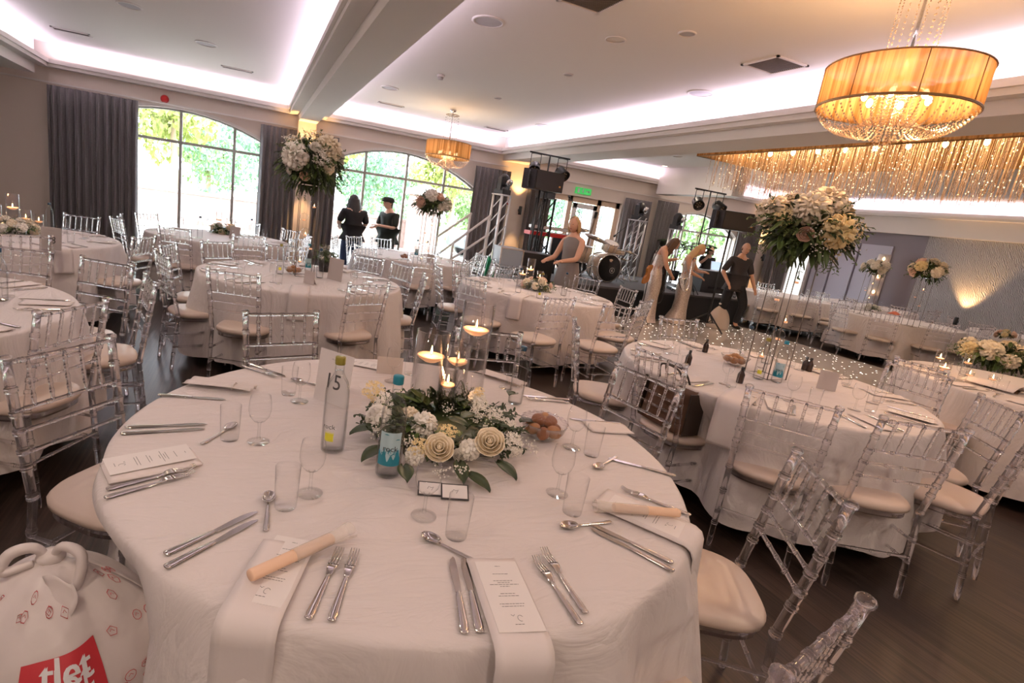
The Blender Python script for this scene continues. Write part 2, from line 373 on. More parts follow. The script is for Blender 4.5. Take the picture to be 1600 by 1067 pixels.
struct('wall_right', MB().b2((XR, YB, -0.1), (XR+.2, 8.26, CZ)), textured_wall())
struct('wall_right_mauve', MB().b2((XR, 8.26, -0.1), (XR+.2, WY+.3, CZ)), MAUVE)
pm = MB()                                   # pale folding panels between the candle column and the corner
for a, b in ((8.95, 9.72), (9.78, 10.35), (10.41, 10.9)): pm.b2((XR-.05, a, 0.02), (XR, b, 2.25))
tag(pm.ob('folding_partition', PALE), 'pale lilac folding wall panels left of the candle column on the far right wall', 'partition')
struct('baseboard_back', MB().b2((XL, WY-.02, 0), (-3.4, WY, .14)).b2((0.72, WY-.02, 0), (1.05, WY, .14)).b2((5.05, WY-.02, 0), (6.7, WY, .14)).b2((9.05, WY-.02, 0), (10.25, WY, .14)), TRIM)
struct('baseboard_right', MB().b2((XR-.02, YB, 0), (XR, 8.2, .14)), TRIM)
# curtain track line above the windows
struct('trim_track', MB().b2((-4.0, WY-.10, 2.735), (5.55, WY-.06, 2.76)).b2((6.1, WY-.10, 2.66), (13.4, WY-.06, 2.68)), TRIM)
# ---------------------------------------------------------------- windows
FRAME = mat('grey_window_frame', (0.42, 0.41, 0.38), 0.5)
def window(i, w, mull, zbar):
    xc, hw, zs, zp = w; y = WY+0.14
    pts = [(xc-hw, 0.03)]+arch(*w)+[(xc+hw, 0.03)]
    m = MB()
    for (xa, za), (xb, zb) in zip(pts, pts[1:]):
        m.cyl((xa, y, za), (xb, y, zb), 0.035, n=6)
    m.box((xc, y, 0.06), (2*hw, 0.07, 0.08))
    fr = struct('window_%d' % i, m, FRAME)
    top = lambda x: zs+(zp-zs)*(1-((x-xc)/hw)**2)
    mm = MB()
    for x in mull: mm.box((x, y, (top(x)+0.03)/2), (0.05, 0.06, top(x)-0.03))
    mm.box((xc, y, zbar), (2*hw, 0.055, 0.05)); mm.ob('glazing_bar', FRAME, fr)
    g = MB(); o = [(x, z) for x, z in pts]; n = len(o)
    g.add([(x, y-.006, z) for x, z in o]+[(x, y+.006, z) for x, z in o], [tuple(range(n)), tuple(reversed(range(n, 2*n)))], 0, False); g.ob('pane', PANE, fr)
    # pale reveal band round the arch
    r = MB(); q = arch(*w)
    for (xa, za), (xb, zb) in zip(q, q[1:]):
        r.add([(xa, WY-.01, za), (xb, WY-.01, zb), (xb, WY-.01, zb+.05), (xa, WY-.01, za+.05), (xa, WY+.1, za), (xb, WY+.1, zb), (xb, WY, zb+.05), (xa, WY, za+.05)], [(0, 1, 2, 3), (0, 4, 5, 1), (3, 2, 6, 7)], 0, False)
    r.ob('arch_trim', TRIM, fr)
window(1, WIN[0], (-3.2, -2.26, -1.307, -0.357, 0.57), 2.113)
window(2, WIN[1], (1.32, 2.26, 3.19, 4.09), 2.105)
window(3, WIN[2], (11.3, 12.25), 1.94)
# French doors behind the stage
dm = MB(); WARM = mat('warm_door_frame', (0.72, 0.55, 0.42), 0.5)
for a, b in ((6.75, 6.9), (7.42, 7.55), (8.3, 8.42), (8.88, 9.0)): dm.b2((a, WY+.08, 0), (b, WY+.2, 2.36))
dm.b2((6.75, WY+.08, 2.22), (9, WY+.2, 2.36)); dm.b2((6.9, WY+.08, 0), (7.42, WY+.2, .5)); dm.b2((8.42, WY+.08, 0), (8.88, WY+.2, .5))
dd = struct('door_1', dm, WARM)
MB().b2((6.9, WY+.13, .5), (7.42, WY+.14, 2.22)).ob('pane', PANE, dd); MB().b2((8.42, WY+.13, .5), (8.88, WY+.14, 2.22)).ob('pane', PANE, dd)
dm = MB()
for a, b in ((7.57, 7.68), (8.18, 8.29)): dm.b2((a, WY+.04, 0), (b, WY+.1, 2.2))
dm.b2((7.57, WY+.04, 2.08), (8.29, WY+.1, 2.2)); dm.b2((7.57, WY+.04, 0), (8.29, WY+.1, .25)); d2 = struct('door_2', dm, WHITEP)
MB().b2((7.68, WY+.06, .25), (8.18, WY+.07, 2.08)).ob('pane', PANE, d2); MB().cyl((8.23, WY+.04, 1.0), (8.23, WY-.02, 1.0), .012).cyl((8.23, WY-.02, 1.0), (8.12, WY-.02, 1.0), .012).ob('door_handle', CHROME, d2)
# side window at the far right corner : glazed door, daylight painted as a glowing pane
dm = MB(); Xw = XR-.03
dm.b2((Xw-.05, 10.98, 0), (Xw+.02, 11.06, 2.3)); dm.b2((Xw-.05, 11.6, 0), (Xw+.02, 11.68, 2.3)); dm.b2((Xw-.05, 10.98, 2.22), (Xw+.02, 11.68, 2.3)); dm.b2((Xw-.05, 10.98, 0), (Xw+.02, 11.68, .12))
d3 = struct('door_3', dm, WHITEP); MB().b2((Xw-.01, 11.06, .12), (Xw+.0, 11.6, 2.22)).ob('glow_pane', mat('daylight_glow', (.8, .82, .8), .6, emit=((1, 1, .97), 1.0)), d3)
# ---------------------------------------------------------------- outside
GRAV = mat('pale_gravel', (0.52, 0.50, 0.46), 0.9, noise=(3, (0.58, 0.56, 0.52), .2))
struct('ground', MB().b2((-60, WY+.35, -0.6), (90, 120, -0.12)), GRAV)
STONE = mat('pinkish_stone', (0.24, 0.155, 0.13), 0.9, noise=(6, (0.31, 0.22, 0.19), .2), bump=(14, .5, .02))
for nm, x0, x1, y, h, lab in (('garden_wall', -10, 3.2, 20.5, 1.0, 'low pinkish stone garden wall seen through the left arched window'), ('garden_wall', 3.6, 6.0, 20.5, 1.0, 'short pinkish stone wall beside the brick gate pier')):
    m = MB().b2((x0, y, -.12), (x1, y+.35, h-.1)); m.b2((x0, y-.04, h-.1), (x1, y+.39, h)); tag(m.ob(nm, STONE), lab, 'wall')
p = thing('gate_pier', 'square stone gate pier with a pale cap seen between the two women', 'pier', (6.05, 19.6, -.12))
MB().box((0, 0, 1.05), (.95, .95, 2.1)).ob('shaft', STONE, p); MB().box((0, 0, 2.17), (1.2, 1.2, .14)).lathe([(.78, 2.24), (.1, 2.5)], 4).ob('cap_stone', GRAV, p)
LAWN = mat('bright_lawn', (0.36, 0.40, 0.18), .9); tag(MB().b2((-30, 21.5, -.12), (60, 60, -.08)).ob('lawn', LAWN), 'pale sunlit lawn beyond the low stone wall', 'lawn', kind='stuff')
BARK = mat('bark', (.30, .22, .16), .9, bump=(20, .5, .02)); LEAFS = [mat('tree_leaves_lime', (.33, .38, .12), .7), mat('tree_leaves_green', (.19, .29, .12), .7), mat('tree_leaves_bluegreen', (.16, .28, .19), .7)]
def crown(seed, rx, rz, n=2600, ls=.16):
    r = random.Random(seed); m = MB(); bl = [(Vector((r.gauss(0, .45)*rx, r.gauss(0, .45)*rx, r.gauss(0, .4)*rz)), r.uniform(.28, .5)*rx) for _ in range(16)]
    for i in range(n):
        c, q = bl[r.randrange(16)]; v = Vector((r.gauss(0, 1), r.gauss(0, 1), r.gauss(0, 1))).normalized()*q*r.uniform(.75, 1.0)
        M = Euler((r.uniform(0, 6), r.uniform(0, 6), r.uniform(0, 6))).to_matrix(); s = ls*r.uniform(.7, 1.3)
        m.add([c+v+M @ Vector(k) for k in ((-s, 0, 0), (0, -s*.5, 0), (s, 0, 0), (0, s*.5, 0))], [(0, 1, 2, 3)], 0, False)
    return m
crowns = [crown(1, 1.9, 1.6).mesh('foliage', LEAFS[0]), crown(2, 2.6, 1.8).mesh('foliage', LEAFS[1]), crown(3, 3.0, 2.0).mesh('foliage', LEAFS[2])]
trees = [(-3.1, 26, 4.1, 0, 1.0, 'lime green tree with a slim pale trunk standing alone left of the first window bar'), (3.4, 28, 4.4, 0, 1.1, 'lime green tree seen through the second window behind the gate pier'),
         (10.6, 29, 4.0, 0, 1.0, 'lime green tree behind the head of the woman in the cap'), (-9.5, 38, 4.2, 1, 1.3, 'green tree at the left edge of the first window'), (0.5, 39, 4.0, 2, 1.15, 'blue green bushy tree in the middle of the first window'),
         (8.6, 41, 3.2, 2, 1.15, 'blue green tree at the right side of the first window'), (17, 42, 3.2, 1, 1.2, 'green tree low behind the two women'), (25.5, 44, 3.2, 2, 1.3, 'blue green tree below the small hanging flower ball'),
         (-3.6, 53, 4.4, 1, 1.4, 'wide green tree behind the slim lime tree'), (13, 56, 4.4, 1, 1.6, 'green tree seen at the right of the second window'), (9.6, 17, 3.2, 0, .55, 'young tree seen through the glass doors behind the drums'), (34, 34, 4, 1, 1.6, 'green tree outside the small window behind the stage')]
for x, y, z, k, s, lab in trees:
    t = thing('tree', lab, 'tree', (x, y, -.12)); link(crowns[k], 'foliage', t, (0, 0, z), (0, 0, x), s)
    MB().tube(spline([(0, 0, 0), (.05, 0, z*.4), (-.04, .05, z*.8), (0, 0, z+.6)], 4), [.2*s-.012*i*s for i in range(13)], 8).ob('trunk', BARK, t)
# parked car outside the second window
t = thing('car', 'silver grey car parked outside behind the white stair rail', 'car', (9.6, 19.8, -.12), 0.15)
CARP = mat('silver_car_paint', (.42, .47, .5), .25, .3); prof = [(-2.1, .35), (-2.15, .75), (-1.9, .95), (-1.2, 1.02), (-.6, 1.42), (.9, 1.45), (1.6, 1.05), (2.05, .95), (2.15, .4)]
MB().sheet(lambda u, v: (lambda k, f: (prof[k][0]*(1-f)+prof[k+1][0]*f, (v-.5)*1.75, prof[k][1]*(1-f)+prof[k+1][1]*f))(min(int(u*8), 7), u*8-min(int(u*8), 7)), 32, 6, .05).prism([(x, z) for x, z in prof], -.87, .87, M=Matrix(((1, 0, 0, 0), (0, 0, 1, 0), (0, 1, 0, 0), (0, 0, 0, 1)))).ob('body', CARP, t)
for s in (-1, 1):
    MB().prism([(-1.1, 1.0), (-.58, 1.36), (.85, 1.39), (1.4, 1.05)], .875*s, .885*s, M=Matrix(((1, 0, 0, 0), (0, 0, 1, 0), (0, 1, 0, 0), (0, 0, 0, 1)))).ob('side_window', BLACK, t)
    for x in (-1.35, 1.35):
        MB().lathe([(.22, -.1), (.33, -.1), (.33, .1), (.22, .1)], 20, (x, .82*s, .33), (0, 1, 0)).lathe([(.2, -.08), (.21, .08)], 12, (x, .82*s, .33), (0, 1, 0)).ob('wheel', BLACK, t)
# ---------------------------------------------------------------- curtains
def curtain(x0, x1, zt, label, y=WY-.13, seed=0, zb=0.02):
    r = random.Random(seed); n = max(3, int((x1-x0)/.105)); ph = [r.uniform(-.6, .6) for _ in range(n+2)]; am = [r.uniform(.6, 1.2) for _ in range(n+2)]
    def fn(u, v):
        k = u*n; i = int(k); a = 2*pi*k+ph[i]*(1-(k-i))+ph[i+1]*(k-i); A = .05*(am[i]*(1-(k-i))+am[i+1]*(k-i))
        return (x0+(x1-x0)*u+.012*sin(a*2), y-.02+A*sin(a)*(1+.35*v), zt+(zb-zt)*v)
    return tag(MB().sheet(fn, n*9, 8, .006).ob('curtain', CURT), label, 'curtain')
curtain(-3.32, -1.98, 2.70, 'wide dark grey curtain at the left of the first arched window', seed=1)
curtain(0.10, 0.84, 2.69, 'grey curtain on the left of the lit column between the two large windows', seed=2)
curtain(0.98, 1.63, 2.69, 'grey curtain on the right of the lit column behind the tall flower stand', seed=3)
curtain(4.72, 5.62, 2.64, 'grey curtain behind the white stair rail at the right of the second window', seed=4)
curtain(6.12, 6.78, 2.50, 'dark curtain behind the black truss of the left loudspeaker', seed=5)
curtain(8.98, 9.82, 2.52, 'brown grey curtain at the right of the glass doors behind the drums', seed=6)
curtain(10.0, 10.72, 2.60, 'dark grey curtain at the left of the small arched window behind the stage', seed=7)
curtain(13.1, 13.95, 2.42, 'lilac grey curtain left of the warm lit strip in the far corner', seed=8)
curtain(14.4, 15.3, 2.38, 'lilac grey curtain right of the warm lit strip in the far corner', seed=9)
# lit column + wall uplights (real lamps on the walls)
struct('trim_column', MB().b2((0.80, WY-.2, 0), (1.15, WY+.0, 2.87)), WALL)
WL = (1.0, 0.56, 0.22)
def uplight(x, y, z, label, power, rot, up=True, wall='y'):
    t = thing('wall_lamp', label, 'wall lamp', (x, y, z))
    MB().lathe([(.035, -.1), (.04, -.08), (.04, .08), (.035, .1), (.03, .1), (.03, .07), (0, .07)], 14).ob('body', BLACK, t)
    MB().box((0, .04, 0) if wall == 'y' else (.04, 0, 0), (.05, .06, .06) if wall == 'y' else (.06, .05, .06)).ob('bracket', BLACK, t)
    spot('wall_lamp_beam', (x, y, z+.13), power, WL, 70, (pi-rot, 0, 0) if wall == 'y' else (0, -(pi-rot), 0)); spot('wall_lamp_beam', (x, y, z-.13), power*.6, WL, 60, (0, 0, 0))
uplight(.97, WY-.42, 1.9, 'small black up and down wall lamp on the column behind the tall flower stand', 90, .25)
uplight(5.95, WY-.25, 1.8, 'small black wall lamp on the pillar left of the truss tower', 70, .2)
uplight(14.2, WY-.25, 1.5, 'small wall lamp between the two lilac grey curtains', 90, .2)
uplight(XR-.2, 7.1, .7, 'small floor level lamp washing the textured wallpaper with warm light', 110, .15, wall='x')
# ---------------------------------------------------------------- ceiling fixtures
VENT = mat('vent_grille', (.20, .17, .15), .6)
def vent(px, py, sx, sy, lab, z=CZ):
    q = T(px, py, z); t = thing('ceiling_vent', lab, 'vent', (q.x, q.y, z))
    m = MB(); 
    for a, b, c, d in ((-sx/2, -sy/2, sx/2, -sy/2+.025), (-sx/2, sy/2-.025, sx/2, sy/2), (-sx/2, -sy/2, -sx/2+.025, sy/2), (sx/2-.025, -sy/2, sx/2, sy/2)): m.b2((a, b, -.014), (c, d, 0))
    m.ob('frame', TRIM, t); s = MB(); k = int((sy-.05)/.022)
    for i in range(k): s.box((0, -sy/2+.036+i*.022, -.008), (sx-.05, .012, .004), rot=(.6, 0, 0))
    s.b2((-sx/2+.02, -sy/2+.02, -.003), (sx/2-.02, sy/2-.02, 0)); s.ob('grille', VENT, t)
vent(112, 49, .5, .17, 'dark slim ceiling vent at the upper left over the left tables'); vent(371, 108, .5, .13, 'slim ceiling vent nearest the purple lit beam, before the first window')
vent(611, 163, .5, .13, 'slim beige ceiling vent left of the small chandelier'); vent(775, 201, .5, .16, 'slim ceiling vent right of the small chandelier')
vent(1210, 101, .42, .42, 'square dark ceiling vent left of the large chandelier'); vent(925, -2, .42, .42, 'square ceiling vent cut off by the top edge of the photo')
def disc(px, py, r, lab, nm='ceiling_speaker', m_=TRIM):
    q = T(px, py, CZ) if nm != 'downlight' or m_ is not LIT else Vector((9.5, 11.1, CZ)); t = thing(nm, lab, nm.replace('_', ' '), (q.x, q.y, CZ))
    MB().lathe([(r, 0), (r, -.008), (r*.86, -.014), (r*.84, -.006)], 24, cap=False).ob('rim', TRIM, t); MB().lathe([(0, -.008), (r*.85, -.006)], 24, cap=False).ob('grille' if nm == 'ceiling_speaker' else 'lens', m_, t)
LIT = mat('lit_lamp_lens', (1, .9, .8), .5, emit=((1, .82, .6), 12))
SPK = mat('speaker_mesh', (.50, .47, .48), .7)
disc(322, 68, .15, 'round flush ceiling speaker above the left tables', m_=SPK); disc(202, 8, .14, 'round ceiling speaker near the top left corner of the photo', m_=SPK); disc(763, 33, .16, 'round ceiling speaker right of the middle beam near the top edge', m_=SPK)
disc(609, 137, .15, 'round ceiling speaker above the slim beige vent left of the small chandelier', m_=SPK); disc(1095, 145, .16, 'round ceiling speaker near the bright cove of the big beam', m_=SPK); disc(849, 196, .16, 'round ceiling speaker right of the small chandelier close to the corner', m_=SPK)
disc(888, 116, .06, 'small unlit round downlight in the middle of the centre ceiling', 'downlight', SPK); disc(1074, 52, .08, 'small unlit round downlight left of the large chandelier', 'downlight', SPK); disc(778, 153, .06, 'small unlit downlight above the small chandelier', 'downlight', SPK)
disc(1022, 268, .08, 'small lit downlight shining above the stage corner', 'downlight', LIT)
for i, (x, y) in enumerate(DOWN_FILL):
    if (x, y) != (10.6, 9.9):  # rims for the fill lamps added to brighten the room
        t = thing('downlight', 'added fill downlight %s' % ['over the left aisle', 'behind the photographer on the left', 'behind the foreground table', 'over the middle of the room', 'over the left tables', 'near the room entrance', 'near the right entrance', 'over the stage corner', 'over the dance floor edge', 'over the far right tables', 'over the far right aisle'][i], 'downlight', (x, y, CZ))
        MB().lathe([(.10, 0), (.10, -.006), (.088, -.012), (.086, -.002)], 20, cap=False).ob('rim', TRIM, t)
q = T(689, 117, CZ); t = thing('smoke_detector', 'small white smoke detector on the ceiling above the flower stand', 'smoke detector', (q.x, q.y, CZ))
MB().lathe([(.055, 0), (.055, -.02), (.05, -.03)], 18).ob('base', TRIM, t); MB().lathe([(.04, -.03), (.035, -.06), (0, -.065)], 16).ob('sensor', GREYCARD, t)
RED = mat('red_plastic', (.55, .02, .02), .4)
t = thing('fire_alarm', 'round red fire alarm sounder high above the first window', 'fire alarm', (-1.57, WY, 2.83)); MB().lathe([(.07, 0), (.07, .03), (.05, .06), (.02, .09), (0, .09)], 18, ax=(0, -1, 0)).ob('sounder', RED, t)
t = thing('fire_call_point', 'red fire call point on the lit wall right of the stair rail', 'fire alarm', (5.72, WY-.01, 1.95)); MB().box((0, 0, 0), (.10, .05, .10)).ob('box', RED, t); MB().box((0, -.028, 0), (.05, .008, .05)).ob('glass_panel', WHITEP, t)
t = thing('exit_sign', 'green and white fire exit sign above the glass doors', 'sign', (7.74, WY-.02, 2.50)); GRN = mat('sign_green', (.05, .42, .10), .5, emit=((.05, .6, .12), .5))
MB().box((0, 0, 0), (.46, .03, .15)).ob('panel', GRN, t); sg = MB()
sg.box((-.15, -.018, 0), (.06, .006, .10)); sg.box((-.02, -.018, .02), (.025, .006, .06)); sg.ball((-.01, -.02, .055), .014); sg.box((-.01, -.018, -.025), (.06, .006, .02), rot=(0, .6, 0)); sg.box((.12, -.018, 0), (.10, .006, .02)); sg.box((.16, -.018, 0), (.04, .006, .04), rot=(0, pi/4, 0)); sg.ob('running_figure_and_arrow', WHITEP, t)
# ================================================================ chandeliers
RIB = bpy.data.materials.new('gold_organza'); RIB.use_nodes = True
def _rib():
    n = RIB.node_tree; n.nodes.clear(); L = n.links.new; out = n.nodes.new('ShaderNodeOutputMaterial')
    d = n.nodes.new('ShaderNodeBsdfDiffuse'); t = n.nodes.new('ShaderNodeBsdfTranslucent'); tr = n.nodes.new('ShaderNodeBsdfTransparent'); m1 = n.nodes.new('ShaderNodeMixShader'); m2 = n.nodes.new('ShaderNodeMixShader')
    tc = n.nodes.new('ShaderNodeTexCoord'); mp = n.nodes.new('ShaderNodeMapping'); mp.inputs['Scale'].default_value = (38, 38, .6); no = n.nodes.new('ShaderNodeTexNoise'); no.inputs['Scale'].default_value = 1
    L(tc.outputs['Object'], mp.inputs[0]); L(mp.outputs[0], no.inputs[0]); r = n.nodes.new('ShaderNodeValToRGB'); r.color_ramp.elements[0].position = .36; r.color_ramp.elements[1].position = .62
    r.color_ramp.elements[0].color = (.36, .20, .075, 1); r.color_ramp.elements[1].color = (.72, .46, .22, 1); L(no.outputs['Fac'], r.inputs[0])
    L(r.outputs[0], d.inputs[0]); L(r.outputs[0], t.inputs[0]); m1.inputs[0].default_value = .6; L(d.outputs[0], m1.inputs[1]); L(t.outputs[0], m1.inputs[2])
    m2.inputs[0].default_value = .18; L(m1.outputs[0], m2.inputs[1]); L(tr.outputs[0], m2.inputs[2]); L(m2.outputs[0], out.inputs[0])
_rib()
CRY = mat('crystal_bead', (.80, .62, .46), .06, .35, spec=1.0, alpha=.62)
BULB = mat('hot_bulb', (1, .9, .7), .5, emit=((1, .72, .38), 25)); WIRE = mat('gold_wire', (.35, .22, .10), .35, .8)
def bead(m, p, r, mi=0):                   # six-sided bead
    p = Vector(p); m.add([p+Vector(q)*r for q in ((1, 0, 0), (-.5, .87, 0), (-.5, -.87, 0), (0, 0, 1.3), (0, 0, -1.3))], [(0, 1, 3), (1, 2, 3), (2, 0, 3), (1, 0, 4), (2, 1, 4), (0, 2, 4)], mi, False)
def drum_chandelier(loc, r, h, zb, lab, nbead, seed):
    """origin on the ceiling; zb = height of the shade's lower rim below the ceiling"""
    t = thing('chandelier', lab, 'chandelier', loc); z0 = -zb; z1 = z0+h
    m = MB(); n = 180
    def rr(a): return r*(1+.008*sin(a*60))
    m.sheet(lambda u, v: (rr(2*pi*u)*cos(2*pi*u), rr(2*pi*u)*sin(2*pi*u), z0+h*v), n, 3, .004); m.ob('shade', RIB, t)
    for z in (z0, z0+.03*h, z1): MB().tube([((r+.004)*cos(2*pi*i/48), (r+.004)*sin(2*pi*i/48), z) for i in range(48)], .005, 6, closed=True).ob('hoop', WIRE, t)
    m = MB()
    for i in range(8):
        a = 2*pi*i/8; m.cyl(((r+.006)*cos(a), (r+.006)*sin(a), z0), ((r+.006)*cos(a), (r+.006)*sin(a), z1), .003, n=5)
        m.cyl((0, 0, z1-.05), (r*cos(a), r*sin(a), z1), .004, n=5)
    m.ob('shade_spokes', WIRE, t)
    MB().cyl((0, 0, 0), (0, 0, z0+.1), .009).lathe([(.06, 0), (.06, -.03), (.02, -.05)], 20).ob('rod', CHROME, t)
    rt = .17*r/.6; zt = -min(.10, -z1*.2)
    MB().tube([(rt*cos(2*pi*i/24), rt*sin(2*pi*i/24), zt) for i in range(24)], .006, 6, closed=True).cyl((-rt, 0, zt), (rt, 0, zt), .004, n=5).cyl((0, -rt, zt), (0, rt, zt), .004, n=5).ob('top_ring', WIRE, t)
    up = MB(); br = .0075*r/.6*1.2
    for i in range(16):
        a = 2*pi*i/16; L_ = zt-z1
        for k in range(nbead): bead(up, (rt*1.05*cos(a), rt*1.05*sin(a), zt-L_*k/nbead), br)
    tag(up.ob('upper_bead_strings', CRY, t), kind='stuff')
    sw = MB(); inner = .30*r
    for i in range(44):                     # swags from rim to the inner ring
        a = 2*pi*i/44
        for k in range(nbead+6):
            f = k/(nbead+5); q = r+(inner-r)*f; z = z0-.42*h*sin(pi*min(f*1.0, 1))**.8-.25*h*f
            bead(sw, (q*cos(a), q*sin(a), z), br*1.15)
    tag(sw.ob('swag_bead_strings', CRY, t), kind='stuff')
    dr = MB(); g = random.Random(seed)
    for i in range(46):
        a = g.uniform(0, 2*pi); q = inner*sqrt(g.random()); l = h*(1.75-.7*q/inner)
        for k in range(int(l/(br*3.2))): bead(dr, (q*cos(a), q*sin(a), z0+.45*h-k*br*3.2), br)
    tag(dr.ob('centre_bead_strings', CRY, t), kind='stuff')
    MB().tube([(inner*cos(2*pi*i/32), inner*sin(2*pi*i/32), z0+.45*h) for i in range(32)], .008, 6, closed=True).ob('inner_ring', CHROME, t)
    for i in range(6):
        a = 2*pi*i/6+.4; p = (.42*r*cos(a), .42*r*sin(a), z0+.30*h)
        MB().ball(p, (.022*r/.5, .022*r/.5, .034*r/.5), 10, 7).ob('bulb', BULB, t)
    return t, z0
cc = Vector((3.61, 2.33, CZ)); t, z0 = drum_chandelier(cc, .400, .235, .865, 'large gold pleated drum chandelier with crystal strings at the upper right', 16, 3)
for i in range(6):
    a = 2*pi*i/6+.4; point('chandelier_bulb_light', cc+Vector((.42*.40*cos(a), .42*.40*sin(a), z0+.17)), 8.5, (1.0, .56, .25), .04)
cs = Vector((3.40, 9.9, CZ)); t, z0 = drum_chandelier(cs, .42, .27, .86, 'small gold drum chandelier hanging before the second arched window', 10, 4)
point('chandelier_bulb_light', cs+Vector((.1, 0, z0+.1)), 12, (1.0, .60, .30), .05); point('chandelier_bulb_light', cs+Vector((-.1, 0, z0+.1)), 12, (1.0, .60, .30), .05)
# big rectangular crystal curtain chandelier over the dance floor
BX0, BX1, BY0, BY1, BZ = 6.35, 8.0, 1.2, 6.75, 2.90
t = thing('crystal_curtain_chandelier', 'long rectangular gold chandelier with a curtain of glittering crystal strings over the dance floor', 'chandelier', (0, 0, 0))
m = MB()
def wavy(ax, c, a, b):
    L_ = b-a; n = int(L_*28)
    def fn(u, v):
        w_ = .006*sin(u*L_*90)+.01*sin(u*L_*11); q = a+L_*u
        return (c+w_, q, BZ+.40*v) if ax == 'x' else (q, c+w_, BZ+.40*v)
    m.sheet(fn, n, 2, .004)
wavy('x', BX0, BY0, BY1); wavy('x', BX1, BY0, BY1); wavy('y', BY0, BX0, BX1); wavy('y', BY1, BX0, BX1); m.ob('shade', RIB, t)
m = MB()
for z in (BZ, BZ+.40): m.tube([(BX0, BY0, z), (BX1, BY0, z), (BX1, BY1, z), (BX0, BY1, z)], .009, 6, closed=True)
m.ob('shade_rail', WIRE, t); MB().b2((BX0+.1, BY0+.1, CZ-.05), (BX1-.1, BY1-.1, CZ-.0)).ob('mounting_plate', CHROME, t)
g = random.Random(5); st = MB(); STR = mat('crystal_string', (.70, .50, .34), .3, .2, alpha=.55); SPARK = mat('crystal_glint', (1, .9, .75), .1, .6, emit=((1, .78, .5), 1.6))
for j in range(19):
    for i in range(66):
        x = BX0+.12+(BX1-BX0-.24)*(j+.5)/19+g.gauss(0, .01); y = BY0+.1+(BY1-BY0-.2)*(i+.5)/66+g.gauss(0, .012)
        if g.random() < .34: continue
        zb = 2.43+g.uniform(-.02, .06)+.06*(j % 3 == 0); top = 3.3
        r_ = .0028; st.add([(x-r_, y-r_, zb), (x+r_, y-r_, zb), (x, y+r_, zb), (x-r_, y-r_, top), (x+r_, y-r_, top), (x, y+r_, top)], [(0, 1, 4, 3), (1, 2, 5, 4), (2, 0, 3, 5)], 0, False)
        for k in range(7):
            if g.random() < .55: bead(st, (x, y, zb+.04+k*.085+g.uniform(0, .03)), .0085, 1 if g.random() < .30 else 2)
tag(st.ob('crystal_strings', [STR, SPARK, CRY], t), kind='stuff')
for j in range(2):
    for i in range(14):
        x = BX0+.45+(BX1-BX0-.9)*j; y = BY0+.25+(BY1-BY0-.5)*i/13; MB().ball((x, y, 3.12), (.03, .03, .045), 8, 6).ob('bulb', BULB, t)
for i in range(7):
    point('curtain_chandelier_light', ((BX0+BX1)/2, BY0+.4+(BY1-BY0-.8)*i/6, 3.08), 16, (1.0, .60, .28), .08)
